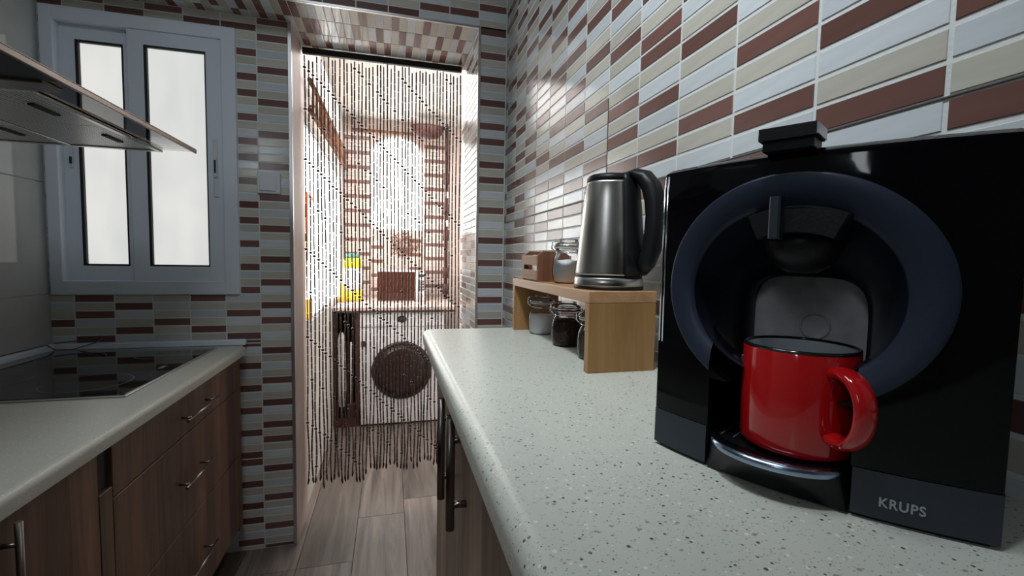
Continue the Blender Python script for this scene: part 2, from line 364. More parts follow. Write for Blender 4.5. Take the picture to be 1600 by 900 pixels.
def mosaic(parent, f3, plane, cols, rows, brown_px, holes=(), limit=300, area=None, seed=1, visible=None):
    """cols/rows: sorted boundaries. f3 'x-': plane x, cols along y, rows z; 'y-': cols x, rows z; 'z-': rows x (short), cols y (long)"""
    ax = {'x-': 0, 'x+': 0, 'y-': 1, 'z-': 2}[f3]
    fixed = {}
    for px, py in brown_px:
        d = rays(px, py); t = plane / d[ax]; p = d * t
        a, b = {'x-': (p.y, p.z), 'x+': (p.y, p.z), 'y-': (p.x, p.z), 'z-': (p.y, p.x)}[f3]
        ci = [i for i in range(len(cols) - 1) if cols[i] <= a < cols[i + 1]]; ri = [i for i in range(len(rows) - 1) if rows[i] <= b < rows[i + 1]]
        if ci and ri: fixed.setdefault(ci[0], set()).add(ri[0])
    allp = []
    for i in range(len(cols) - 1):
        seq = col_sequence(len(rows) - 1, fixed.get(i, set()), seed * 1000 + i)
        for j in range(len(rows) - 1):
            rs = [(cols[i], rows[j], cols[i + 1], rows[j + 1])]
            for h in holes:
                rs = [q for r in rs for q in sub_rect(r, h)]
            for r in rs:
                if r[2] - r[0] < 0.006 or r[3] - r[1] < 0.006: continue
                a, b = (r[0] + r[2]) / 2, (r[1] + r[3]) / 2
                c = {'x-': (plane, a, b), 'x+': (plane, a, b), 'y-': (a, plane, b), 'z-': (b, a, plane)}[f3]
                cc = RC.transposed() @ Vector(c)
                if cc.z < -0.05:
                    X, Y = 800 + 718 * cc.x / -cc.z, 450 - 718 * cc.y / -cc.z
                    vis = -30 < X < 1630 and -30 < Y < 930
                    if visible and vis: vis = visible(X, Y)
                    pr = (1 if vis else 0, 1 / -cc.z)
                else: pr = (0, 0)
                allp.append((pr, r, c, seq[j]))
    allp.sort(key=lambda q: q[0], reverse=True)
    rest = MB(); nrest = 0
    keys = ['white', 'cream', 'brown']
    for q, (pr, r, c, key) in enumerate(allp):
        wd, ht = r[2] - r[0], r[3] - r[1]
        if f3 == 'z-': me = brick_mesh(ht, wd, key, f3)
        else: me = brick_mesh(wd, ht, key, f3)
        if q < limit and pr[0]:
            o = bpy.data.objects.new('brick', me); COL.objects.link(o); o.parent = parent; o.location = c
        else:
            t = bmesh.new(); t.from_mesh(me); rest.mi = keys.index(key); rest.merge(t, False, Matrix.Translation(c)); nrest += 1
    if nrest:
        o = rest.build('brick', [M[k] for k in keys], parent, kind='stuff')
def frange(anchor, pitch, lo, hi):
    k0 = math.floor((lo - anchor) / pitch) ; v = [anchor + pitch * k for k in range(k0, k0 + int((hi - lo) / pitch) + 3)]
    v = [x for x in v if lo + 0.004 < x < hi - 0.004]
    return [lo] + v + [hi]
def struct(mb, name, m, label=None):
    return mb.build(name, m, None, label, None, None, 'structure')

# right wall
wr = struct(MB().box((XR + 0.0004, -1.6, ZF), (XR + 0.15, DH + 0.001, ZC)), 'wall_right', M['grout'], 'right wall of white, cream and brown glazed mosaic bricks')
BR = [(1033,56),(1034,85),(1109,57),(1214,36),(1303,53),(1031,164),(1104,184),(1210,174),(1248,153),(1364,29),(1542,9),(1380,149),(1564,151),(1029,246),(1110,56),
(980,82),(976,174),(975,225),(972,10),(936,18),(938,97),(934,179),(931,261),(905,37),(902,93),(898,8),(903,140),(875,12),(876,57),(875,107),(874,137),(853,23),(853,55),(852,117),
(834,25),(833,70),(832,112),(832,127),(816,28),(816,68),(815,122),(802,28),(802,77),(801,128),(899,187),(897,243),(897,295),(872,193),(870,243),(869,277),(850,180),(848,241),(847,298),
(831,169),(830,212),(829,241),(828,282),(814,173),(814,201),(813,241),(812,278),(801,166),(800,202),(800,227),(798,263),(797,297),(797,324),(796,372),(811,305),(810,344),(810,381),
(827,325),(826,352),(847,302),(846,362),(868,327),(867,374),(896,299),(895,335),(1027,297),(1027,377),(1153,100)]
mosaic(wr, 'x-', XR, frange(0.2945, 0.1284, -0.45, DH), frange(0.1439, 0.0302, -0.36, ZC), BR, limit=299, seed=3)
MB().box((XR - 0.0016, -0.4, 0.1433), (XR + 0.001, DH - 0.01, 0.1445)).build('tile_joint', M['joint'], wr, 'thin dark joint between two courses of large tiles')
MB().box((XR - 0.0016, 0.9357, 0.1445), (XR + 0.001, 0.9369, 0.35)).build('tile_joint', M['joint'], wr, 'thin dark vertical joint above the kettle')
# window wall
WX0, WX1, WZ0, WZ1 = -1.186, -0.574, -0.163, 0.858
mb = MB()
mb.box((XL - 0.15, DS + 0.0004, ZF), (DX0, DB, WZ0)); mb.box((XL - 0.15, DS + 0.0004, WZ1), (DX0, DB, ZC)); mb.box((XL - 0.15, DS + 0.0004, WZ0), (WX0, DB, WZ1)); mb.box((WX1, DS + 0.0004, WZ0), (DX0, DB, WZ1))
wb = struct(mb, 'wall_back', M['grout'], 'wall around the window, covered in mosaic bricks')
BB = [(390,y) for y in (43,80,118,145,182,220,244,282,320,344,382,417,453,489,525,537,572,608,643,678,713,723,758,793,817,848)] + \
     [(435,y) for y in (60,111,161,212,261,311,359,407,441,478,501,548,595,629,663,686,730,775,821)] + \
     [(148,466),(148,492),(212,479),(212,517),(97,506),(150,528),(272,504),(328,466),(328,516),(220,15),(282,16),(341,12),(384,18)]
mosaic(wb, 'y-', DS, frange(-0.3778, 0.1238, XL + 0.002, DX0 - 0.003), frange(0.886, 0.0308, ZF, ZS), BB,
       holes=[(WX0, WZ0, WX1, WZ1), (-1.19, -1.22, -0.60, -0.36)], limit=290, seed=5)
# door wall: header, right pier
mb = MB()
mb.box((XL - 0.15, DH + 0.0004, ZS + 0.0004), (XR + 0.15, DB, ZC)); mb.box((DX1 + 0.0004, DH + 0.0004, ZF), (XR + 0.15, DB, ZS + 0.01))
wd = struct(mb, 'wall_doorway', M['grout'], 'tiled wall with the doorway into the laundry room')
BH = [(675,18),(723,13),(630,12),(771,46),(770,91),(769,165),(771,129),(770,200),(770,223),(770,258),(767,280),(765,327),(765,372),(765,408),(765,442),(765,464),(764,498)]
mosaic(wd, 'y-', DH, frange(0.343, 0.1165, XL + 0.002, XR - 0.001), frange(0.918, 0.0308, -0.6, ZC), BH, holes=[(XL - 0.1, -2, DX1, ZS)], limit=150, seed=9)
BS = [(515,18),(568,25),(619,34),(667,42),(715,50),(496,36),(534,42),(558,46),(595,52),(631,58),(654,62),(687,68),(720,73),(489,52),(514,58),(551,64),(585,71),(608,75),(641,81),(673,87),(695,90),(727,91),(377,6),(405,8),(445,12),(459,8)]
mosaic(wd, 'z-', ZS, [DH + 0.003, 1.99, 2.115, 2.24, DB], frange(0.343, 0.0307, XL + 0.002, DX1), BS, holes=[(DS, XL - 1, 9, DX0)], limit=150, seed=11)
# right reveal of the opening (faces left)
mosaic(wd, 'x-', DX1, [DH + 0.003, 1.99, 2.115, 2.24, DB], frange(0.9, 0.0308, -0.45, ZS), [(737,380),(736,424),(735,467),(735,499),(729,393),(728,444),(727,474)], limit=1, seed=13)
# left reveal, plain
MB().box((DX0 - 0.006, DS + 0.007, ZF), (DX0 + 0.0008, DB - 0.001, ZS - 0.001)).build('reveal', M['rose_wall'], wb)
# other shell parts
mb = MB(); mb.box((XL - 0.15, -1.6, ZF), (XL - 0.002, DS + 0.01, ZC))
wl = struct(mb, 'wall_left', M['grout'], 'left wall of large grey-white tiles')
ys = [-1.58, -1.2, -0.8, -0.4, 0.0, 0.4, 0.8, 1.2, 1.62, DS]; zs = [-1.2, -0.85, -0.5, -0.16, 0.24, 0.62, 1.0, 1.29]
for i in range(len(ys) - 1):
    for j in range(len(zs) - 1):
        MB().box((XL - 0.004, ys[i] + 0.0015, zs[j] + 0.0015), (XL + 0.003, ys[i + 1] - 0.0015, zs[j + 1] - 0.0015), 0.001, 1).build('tile', M['bigtile'], wl)
struct(MB().box((XL - 0.15, -1.7, ZF), (XR + 0.15, -1.6, ZC)), 'wall_front', M['plaster_dim'])
struct(MB().box((XL - 0.15, -1.7, ZC), (XR + 0.15, DB, ZC + 0.1)), 'ceiling', M['plaster_dim'])
fl = struct(MB().box((XL - 0.15, -1.7, ZF - 0.1), (0.95, 4.5, ZF - 0.004)), 'floor', M['floor_base'], 'floor of grey-brown wood-look planks')
xs = [-1.2, -1.0, -0.78, -0.57, -0.352, -0.142, 0.068, 0.278, 0.488, 0.698, 0.94]
offs = [0.3, 0.9, 0.5, 1.87, 1.87, 2.185, 1.1, 1.7, 0.8, 1.3]
for i in range(len(xs) - 1):
    y = offs[i] - 1.21 * 3
    while y < 4.4:
        a, b = max(y, -1.65), min(y + 1.21, 4.45)
        if b - a > 0.02 and not (b < 0.9 and xs[i] < -1.5):
            me = MB((xs[i], a, ZF)).box((xs[i] + 0.001, a + 0.001, ZF - 0.006), (xs[i + 1] - 0.001, b - 0.001, ZF), 0.0008, 1).mesh('plank')
            link('plank', me, M['floor'], fl, (xs[i], a, ZF))
        y += 1.21
# aluminium corner strips
mb = MB(); mb.box((DX0 - 0.012, DS - 0.0055, ZF), (DX0 + 0.0015, DS + 0.006, ZS), 0.001, 1); struct(mb, 'trim_1', M['alu'], 'metal edge strip left of the doorway')
mb = MB(); mb.box((DX1 - 0.002, DH - 0.0045, -0.5), (DX1 + 0.008, DH + 0.006, ZS), 0.001, 1); struct(mb, 'trim_2', M['alu'], 'metal edge strip right of the doorway')
mb = MB(); mb.box((XL + 0.01, DH - 0.0045, ZS - 0.002), (DX1 + 0.008, DH + 0.006, ZS + 0.007), 0.001, 1); struct(mb, 'trim_3', M['alu'], 'metal edge strip under the beam over the doorway')
mb = MB(); mb.box((XR - 0.006, DH - 0.006, -0.6), (XR - 0.0015, DH - 0.0025, 1.29)); struct(mb, 'trim_4', M['grout'])

# ------------------------------------------------------------------ laundry room shell
LX0, LX1, LY, LZ = -0.386, 0.78, 4.2, 1.17
mb = MB()
W0, W1, WA, WB_ = 2.36, 3.98, -0.34, 0.63      # window in the laundry's left wall: y0 y1 z0 z1
for a, b in (((LX0 - 0.12, DB, ZF), (LX0, LY + 0.1, WA)), ((LX0 - 0.12, DB, WB_), (LX0, LY + 0.1, LZ)), ((LX0 - 0.12, DB, WA), (LX0, W0, WB_)), ((LX0 - 0.12, W1, WA), (LX0, LY + 0.1, WB_))): mb.box(a, b)
struct(mb, 'wall_laundry_left', M['plaster'], 'pale wall with a long bright window in the laundry room')
struct(MB().box((LX1, DB, ZF), (LX1 + 0.1, LY + 0.1, LZ)), 'wall_laundry_right', M['plaster'])
struct(MB().box((XR + 0.1, DB - 0.005, ZF), (LX1 + 0.1, DB + 0.0, LZ)), 'wall_laundry_front', M['plaster'])
struct(MB().box((LX0 - 0.12, DB, LZ), (LX1 + 0.1, LY + 0.1, LZ + 0.1)), 'ceiling_laundry', M['plaster'])
BX0, BX1, BZ0, BZ1 = -0.165, 0.29, 0.225, 1.04
mb = MB()
arch = [(BX0, BZ0), (BX1, BZ0)] + [(BX1 - (BX1 - BX0) * k / 12, BZ1 - 0.13 + 0.13 * math.sin(PI * k / 12) ** 0.6) for k in range(13)]
mb.box((LX0, LY + 0.002, ZF), (LX1, LY + 0.1, BZ0)); mb.box((LX0, LY + 0.002, BZ1), (LX1, LY + 0.1, LZ)); mb.box((LX0, LY + 0.002, BZ0), (BX0, LY + 0.1, BZ1)); mb.box((BX1, LY + 0.002, BZ0), (LX1, LY + 0.1, BZ1))
up = arch[2:]
for (x0, z0), (x1, z1) in zip(up, up[1:]):      # spandrels over the arch
    mb.faces([(x0, LY + 0.003, z0), (x1, LY + 0.003, z1), (x1, LY + 0.003, BZ1), (x0, LY + 0.003, BZ1), (x0, LY + 0.1, z0), (x1, LY + 0.1, z1), (x1, LY + 0.1, BZ1), (x0, LY + 0.1, BZ1)],
             [(0, 1, 2, 3), (4, 7, 6, 5), (0, 4, 5, 1), (2, 6, 7, 3), (0, 3, 7, 4), (1, 5, 6, 2)])
wlb = struct(mb, 'wall_laundry_back', M['rose'], 'rear laundry wall of rosy tiles and dark mosaic columns')
mb = MB(); keys = ['rose', 'brown', 'cream']; rnd = random.Random(4)
for (x0, n) in ((-0.372, 1), (-0.262, 1), (0.296, 1), (0.40, 1), (-0.155, 1), (0.17, 1)):
    z = -0.34; k = rnd.randint(0, 3)
    while z < LZ - 0.14:
        top = BZ0 - 0.02 if -0.2 < x0 < 0.28 else LZ
        if z < top - 0.03:
            mb.mi = 1 if k % 4 == 0 else (2 if k % 4 == 2 and rnd.random() < 0.5 else 0)
            mb.box((x0, LY - 0.006, z + 0.002), (x0 + 0.1, LY + 0.004, z + 0.029))
        z += 0.0308; k += 1
mb.build('brick', [M[k] for k in keys], wlb, kind='stuff')
mb = MB(); mb.faces([(x, LY + 0.04, z) for x, z in arch], [tuple(range(len(arch)))])
tagp(struct(mb, 'window_3', M['pane_l'], 'bright arched window at the back of the laundry room'))
w3 = bpy.data.objects['window_3']
fr = MB()
fr.tube([(x, LY + 0.02, z) for x, z in arch + arch[:1]], 0.012, 6); fr.build('window_frame', M['appliance'], w3)
MB().box((BX0 - 0.14, LY - 0.03, BZ1 + 0.015), (BX1 + 0.10, LY - 0.012, BZ1 + 0.035), 0.003, 1).build('curtain_rail', M['twig'], w3)
w2 = struct(MB().box((LX0 - 0.022, W0, WA), (LX0 - 0.016, W1, WB_)), 'window_2', M['pane_l'], 'long bright window on the left side of the laundry room')
mb = MB()
for y in (W0, 2.9, 3.44, W1 - 0.03): mb.box((LX0 - 0.03, y, WA), (LX0 - 0.006, y + 0.02, WB_), 0.003, 1)
mb.box((LX0 - 0.03, W0, WA), (LX0 - 0.006, W1, WA + 0.02), 0.003, 1); mb.box((LX0 - 0.03, W0, WB_ - 0.02), (LX0 - 0.006, W1, WB_), 0.003, 1)
mb.build('window_frame', M['upvc'], w2)

# ------------------------------------------------------------------ kitchen window
def frame_rect(mb, x0, z0, x1, z1, wl_, wr_, wb_, wt_, y0, y1, bev=0.003):
    mb.box((x0, y0, z0), (x0 + wl_, y1, z1), bev, 2); mb.box((x1 - wr_, y0, z0), (x1, y1, z1), bev, 2)
    mb.box((x0 + wl_ - 0.003, y0, z0), (x1 - wr_ + 0.003, y1, z0 + wb_), bev, 2); mb.box((x0 + wl_ - 0.003, y0, z1 - wt_), (x1 - wr_ + 0.003, y1, z1), bev, 2)
mb = MB(); frame_rect(mb, WX0, WZ0, WX1, WZ1, 0.04, 0.05, 0.052, 0.048, DS - 0.012, DS + 0.06)
win = struct(mb, 'window_1', M['upvc'], 'two-leaf white sliding window with frosted panes')
mb = MB(); frame_rect(mb, -1.15, -0.115, -0.905, 0.812, 0.052, 0.05, 0.062, 0.055, DS + 0.022, DS + 0.045, 0.002); s1 = mb.build('window_sash', M['upvc'], win, 'left sliding sash set behind the other')
mb = MB(); frame_rect(mb, -0.930, -0.115, -0.620, 0.812, 0.055, 0.058, 0.062, 0.055, DS - 0.004, DS + 0.019, 0.002); s2 = mb.build('window_sash', M['upvc'], win, 'right sliding sash with the latch')
for (x0, x1, z0, z1, y, s) in ((-1.094, -0.958, -0.05, 0.754, DS + 0.034, s1), (-0.872, -0.681, -0.05, 0.754, DS + 0.009, s2)):
    mb = MB(); frame_rect(mb, x0 - 0.006, z0 - 0.006, x1 + 0.006, z1 + 0.006, 0.010, 0.006, 0.007, 0.008, y - 0.013, y + 0.003, 0.001); mb.build('gasket', M['gasket'], s)
    MB().box((x0 - 0.003, y, z0 - 0.003), (x1 + 0.003, y + 0.005, z1 + 0.003)).build('pane', M['pane'], s)
mb = MB(); mb.box((-0.657, DS - 0.008, 0.215), (-0.640, DS - 0.003, 0.435), 0.002, 1); mb.box((-0.653, DS - 0.019, 0.29), (-0.643, DS - 0.007, 0.37), 0.004, 2); lt = mb.build('latch', M['switchw'], s2)
MB().box((-0.651, DS - 0.0205, 0.305), (-0.645, DS - 0.018, 0.355), 0.001, 1).build('grip', M['gasket'], s2)
mb = MB(); mb.box((-1.128, DS + 0.016, 0.30), (-1.117, DS + 0.022, 0.38), 0.001, 1); mb.build('latch', M['switchw'], s1)
mb = MB(); mb.box((-1.126, DS + 0.012, 0.315), (-1.119, DS + 0.017, 0.34), 0.001, 1); mb.build('grip', M['gasket'], s1)
mb = MB(); mb.faces([(-0.945, DS + 0.020, 0.806), (-0.912, DS + 0.020, 0.770), (-0.912, DS + 0.020, 0.806)], [(0, 1, 2)]); mb.box((-0.914, DS + 0.006, -0.113), (-0.906, DS + 0.021, -0.078)); mb.build('brush_seal', M['gasket'], win)

# light switch on the strip of wall
sw = thing('light_switch', (-0.464, DS, 0.28), 'white square light switch on the mosaic strip beside the doorway', 'switch')
MB((-0.464, DS, 0.28)).box((-0.506, DS - 0.012, 0.238), (-0.422, DS - 0.003, 0.322), 0.003, 2).build('plate', M['switchw'], sw)
MB((-0.464, DS, 0.28)).box((-0.496, DS - 0.017, 0.248), (-0.436, DS - 0.010, 0.308), 0.003, 2).build('rocker', M['switchw'], sw)

# ------------------------------------------------------------------ left counter run
HL = -0.364
def slab(name, x0, x1, y0, y1, z, th, edge, m, label, cat, r=0.014):
    """worktop whose long edge on side 'edge' is rounded over"""
    t = thing(name, ((x0 + x1) / 2, (y0 + y1) / 2, z - th), label, cat)
    prof = []
    ex, sx = (x1, 1) if edge == '+' else (x0, -1)
    ix = x0 if edge == '+' else x1
    prof = [(ix, z - th), (ex - sx * 0.002, z - th)] + [(ex - sx * r + sx * r * math.cos(a), z - r + r * math.sin(a)) for a in [PI / 2 * k / 6 for k in range(7)]] + [(ix, z)]
    mb = MB(t.location); mb.prism(prof, y0, y1, lambda a, b, d: (a, d, b), True); mb.build('top', m, t, sharp=40)
    return t
ct = slab('worktop', XL + 0.003, -0.548, -1.2, 1.995, HL, 0.034, '+', M['counter2'], 'pale worktop on the left, running under the black hob to the window wall', 'worktop')
off = ct.location
MB(off).box((XL + 0.004, 2.008, HL), (-0.552, 2.035, HL + 0.024), 0.006, 3).build('upstand', M['upvc'], ct)
MB(off).box((XL + 0.004, -1.2, HL), (XL + 0.028, 2.008, HL + 0.024), 0.006, 3).build('upstand', M['upvc'], ct)
MB(off).box((XL + 0.004, 1.994, HL - 0.034), (-0.562, 2.009, HL), 0).build('back_strip', M['counter2'], ct)
# hob
hb = thing('hob', (-0.905, 1.65, HL), 'black glass hob with four ring-marked zones set in the left worktop', 'hob')
mb = MB(hb.location); mb.box((-1.168, 1.335, HL + 0.0005), (-0.636, 1.965, HL + 0.005), 0.002, 2); mb.build('frame', M['alu'], hb)
MB(hb.location).box((-1.163, 1.340, HL + 0.003), (-0.641, 1.960, HL + 0.0066), 0.001, 2).build('glass_top', M['ceramic_glass'], hb)
for cx_, cy_, r in ((-0.79, 1.478, 0.098), (-0.775, 1.84, 0.068), (-1.02, 1.83, 0.088), (-1.03, 1.53, 0.078)):
    mb = MB(hb.location); n = 48
    rings = [[(cx_ + q * math.cos(2 * PI * k / n), cy_ + q * math.sin(2 * PI * k / n), HL + 0.0069) for k in range(n)] for q in (r - 0.0025, r)]
    mb.ring_loft(rings, True, False, False); mb.build('cooking_zone', M['ring'], hb)
mb = MB(hb.location); mb.box((-0.69, 1.62, HL + 0.0066), (-0.675, 1.66, HL + 0.0069)); mb.build('touch_controls', M['ring'], hb)
# thin cable lying in the corner
cb = MB(); cb.tube([(-1.16, 1.99, HL + 0.030), (-1.12, 2.03, HL + 0.030), (-1.07, 2.03, HL + 0.032), (-1.03, 2.03, HL + 0.045), (-1.04, 2.0, HL + 0.028), (-1.1, 1.985, HL + 0.008), (-1.15, 1.98, HL + 0.008), (-1.17, 1.97, HL + 0.028), (-1.18, 1.8, HL + 0.028), (-1.18, 1.2, HL + 0.028)], 0.0022, 6)
cb.build('cable', M['wire'], None, 'thin dark cable looped on the worktop in the corner behind the hob', 'cable')
# base units, faces at x = -0.56
FX = -0.562
def bar_handle(parent, off, p0, p1, out, r=0.0045, posts=(0.12, 0.88), m=None, name='handle', base=0.0):
    mb = MB(off); p0, p1, out = Vector(p0), Vector(p1), Vector(out); mb.tube([p0, p1], r, 10)
    for q in posts:
        c = p0.lerp(p1, q); mb.tube([c, c - out], r * 0.8, 8)
    return mb.build(name, m or M['steel_dark'], parent)
dc = thing('drawer_unit', (-0.87, 1.54, ZF), 'wood-grain three-drawer base unit beside the window wall', 'cabinet')
o = dc.location
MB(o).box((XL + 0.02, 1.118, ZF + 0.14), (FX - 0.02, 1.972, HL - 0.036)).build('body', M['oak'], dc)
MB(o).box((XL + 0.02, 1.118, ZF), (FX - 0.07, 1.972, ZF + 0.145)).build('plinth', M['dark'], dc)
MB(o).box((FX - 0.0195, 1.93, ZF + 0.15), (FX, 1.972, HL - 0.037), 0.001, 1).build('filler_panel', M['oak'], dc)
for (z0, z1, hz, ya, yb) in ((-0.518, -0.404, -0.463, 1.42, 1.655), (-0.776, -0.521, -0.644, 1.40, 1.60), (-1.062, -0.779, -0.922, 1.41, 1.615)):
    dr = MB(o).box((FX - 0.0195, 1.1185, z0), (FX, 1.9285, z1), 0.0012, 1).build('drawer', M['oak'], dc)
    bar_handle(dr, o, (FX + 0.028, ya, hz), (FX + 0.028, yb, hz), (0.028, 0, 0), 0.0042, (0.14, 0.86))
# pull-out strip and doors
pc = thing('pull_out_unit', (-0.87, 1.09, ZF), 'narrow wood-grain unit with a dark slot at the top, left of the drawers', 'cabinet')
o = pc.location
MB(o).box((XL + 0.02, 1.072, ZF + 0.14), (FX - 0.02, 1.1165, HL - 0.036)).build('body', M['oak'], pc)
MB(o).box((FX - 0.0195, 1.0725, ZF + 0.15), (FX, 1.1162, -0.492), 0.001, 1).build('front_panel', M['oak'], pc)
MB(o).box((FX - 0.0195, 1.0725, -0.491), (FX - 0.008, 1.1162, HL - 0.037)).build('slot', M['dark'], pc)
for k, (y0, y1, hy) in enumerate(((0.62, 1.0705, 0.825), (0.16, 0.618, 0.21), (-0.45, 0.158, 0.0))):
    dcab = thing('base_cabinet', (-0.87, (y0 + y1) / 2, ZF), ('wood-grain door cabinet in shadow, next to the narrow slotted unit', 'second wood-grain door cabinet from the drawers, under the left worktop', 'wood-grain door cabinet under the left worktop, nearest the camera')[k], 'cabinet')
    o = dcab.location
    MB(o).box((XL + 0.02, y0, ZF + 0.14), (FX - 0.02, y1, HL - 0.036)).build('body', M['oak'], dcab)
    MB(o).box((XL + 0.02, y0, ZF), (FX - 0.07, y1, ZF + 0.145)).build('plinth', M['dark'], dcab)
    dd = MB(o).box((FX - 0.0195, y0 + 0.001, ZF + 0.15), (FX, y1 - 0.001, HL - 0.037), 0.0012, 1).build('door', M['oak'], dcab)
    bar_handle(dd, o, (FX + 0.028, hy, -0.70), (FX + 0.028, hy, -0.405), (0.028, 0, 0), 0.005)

# ------------------------------------------------------------------ extractor hood
ZH = 0.30
hd = thing('cooker_hood', (-0.88, 1.3, ZH), 'steel cooker hood with mesh filters and a clear glass visor over the hob', 'hood')
o = hd.location
vx = -0.567
MB(o).box((-1.19, 0.55, ZH), (vx - 0.006, 1.029, ZH + 0.010), 0.001, 1).build('under_panel', M['black_plastic'], hd)
MB(o).box((-1.19, 1.03, ZH + 0.004), (vx - 0.006, 1.618, ZH + 0.010), 0.001, 1).build('glass_visor', M['hoodglass'], hd)
mb = MB(o); mb.box((vx - 0.0055, 0.55, ZH - 0.001), (vx, 1.62, ZH + 0.010), 0.001, 1); ve = mb.build('visor_edge', M['steel_dark'], hd)
MB(o).box((vx - 0.002, 0.55, ZH + 0.0102), (vx + 0.0005, 1.62, ZH + 0.0115), 0.0005, 1).build('edge_trim', M['alu'], ve)
MB(o).box((-1.19, 1.03, ZH - 0.004), (-0.60, 1.084, ZH + 0.0035), 0.001, 1).build('cross_bar', M['steel_dark'], hd)
MB(o).box((-1.19, 1.02, ZH + 0.011), (-0.70, 1.6, ZH + 0.05), 0.002, 1).build('housing', M['filter'], hd)
mb = MB(o); mb.box((-1.19, 1.60, ZH - 0.004), (-0.655, 1.618, ZH + 0.003), 0.001, 1); mb.box((-0.668, 1.10, ZH - 0.004), (-0.655, 1.60, ZH + 0.003), 0.001, 1); mb.box((-1.19, 1.085, ZH - 0.004), (-0.655, 1.10, ZH + 0.003), 0.001, 1); mb.box((-0.885, 1.10, ZH - 0.004), (-0.872, 1.60, ZH + 0.003), 0.001, 1)
mb.build('frame', M['steel'], hd)
for k, (x0, x1) in enumerate(((-0.871, -0.669), (-1.19, -0.886))):
    for (y0, y1) in ((1.101, 1.35), (1.352, 1.599)):
        f_ = MB(o).box((x0, y0, ZH - 0.001), (x1, y1, ZH + 0.003), 0.0005, 1).build('mesh_filter', M['filter'], hd)
        MB(o).box((x1 - 0.05, (y0 + y1) / 2 - 0.04, ZH - 0.0045), (x1 - 0.035, (y0 + y1) / 2 + 0.04, ZH - 0.001), 0.002, 1).build('filter_catch', M['dark'], f_)
mb = MB(o)
mb.ring_loft([[(-1.19, 0.6, ZH + 0.051), (-0.72, 0.6, ZH + 0.051), (-0.72, 1.018, ZH + 0.051), (-1.19, 1.018, ZH + 0.051)], [(-1.19, 0.74, ZH + 0.2), (-0.95, 0.74, ZH + 0.2), (-0.95, 0.98, ZH + 0.2), (-1.19, 0.98, ZH + 0.2)]], True, True, False); mb.build('canopy', M['black_plastic'], hd)
MB(o).box((-1.19, 0.76, ZH + 0.2), (-0.97, 0.97, ZC - 0.005), 0.003, 1).build('chimney', M['steel'], hd)

# ------------------------------------------------------------------ right counter
HR = -0.175
rt = slab('worktop', 0.077, XR - 0.001, -1.2, 1.115, HR, 0.036, '-', M['counter'], 'speckled off-white worktop on the right, under the coffee machine', 'worktop', 0.016)
CX = 0.112
for k, (y0, y1, hy, la) in enumerate(((0.7325, 1.095, 0.795, 'wood-grain cabinet at the far end of the speckled worktop, with the farther bar handle'), (0.36, 0.7315, 0.668, 'wood-grain cabinet under the speckled worktop, with the nearer bar handle'), (-0.02, 0.359, 0.05, 'wood-grain cabinet under the speckled worktop, closest to the camera'))):
    rcab = thing('base_cabinet', ((CX + XR) / 2, (y0 + y1) / 2, ZF), la, 'cabinet'); o = rcab.location
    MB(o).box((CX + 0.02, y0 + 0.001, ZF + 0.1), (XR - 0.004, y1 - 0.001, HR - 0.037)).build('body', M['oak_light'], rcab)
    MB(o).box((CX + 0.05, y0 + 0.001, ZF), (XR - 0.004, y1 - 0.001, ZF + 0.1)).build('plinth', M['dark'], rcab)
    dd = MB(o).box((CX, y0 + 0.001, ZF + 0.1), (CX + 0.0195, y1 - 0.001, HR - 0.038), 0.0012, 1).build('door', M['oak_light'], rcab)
    bar_handle(dd, o, (0.088, hy, -0.428 if k == 0 else -0.410), (0.088, hy, -0.247 if k == 0 else -0.238), (-0.026, 0, 0), 0.0068, (0.22, 0.80))

# ------------------------------------------------------------------ coffee machine (local u,n,z frame)
P0 = Vector((0.2469, 0.3817, HR)); CD = Vector((0.51038, -0.85995, 0)); CN = Vector((-0.85995, -0.51038, 0)); CW = 0.2285; CHT = 0.258
cmc = thing('coffee_machine', P0 + CD * CW / 2, 'glossy black capsule coffee machine with a big round navy dish front', 'coffee machine')
def cm(u, n, z):     # machine coordinates -> world
    return P0 + CD * u + CN * n + Vector((0, 0, z))
def bul(u): return 0.021 * max(0, 1 - ((u - CW / 2) / (CW / 2)) ** 2)
def plan(front=28, inset=0.0, fr=0):
    pts = []
    for k in range(front + 1):
        u = inset + (CW - 2 * inset) * k / front; pts.append((u, bul(u) - inset + fr))
    # back edge stays clear of the wall (x <= 0.445)
    def nmax(u): return -((0.446 - P0.x - CD.x * u) / -CN.x)
    for u in (CW - inset, CW * 0.75, CW * 0.5, CW * 0.25, inset): pts.append((u, max(nmax(u) + inset, -0.19 + inset)))
    return pts
def eval_bool(body_me, cutters):
    ob = bpy.data.objects.new('tmp', body_me); COL.objects.link(ob); cs = []
    for c in cutters:
        co = bpy.data.objects.new('cut', c); COL.objects.link(co); cs.append(co)
        md = ob.modifiers.new('b', 'BOOLEAN'); md.operation = 'DIFFERENCE'; md.object = co; md.solver = 'EXACT'
    dg = bpy.context.evaluated_depsgraph_get(); me = bpy.data.meshes.new_from_object(ob.evaluated_get(dg))
    bpy.data.objects.remove(ob)
    for c in cs: bpy.data.objects.remove(c)
    return me
CO = cmc.location
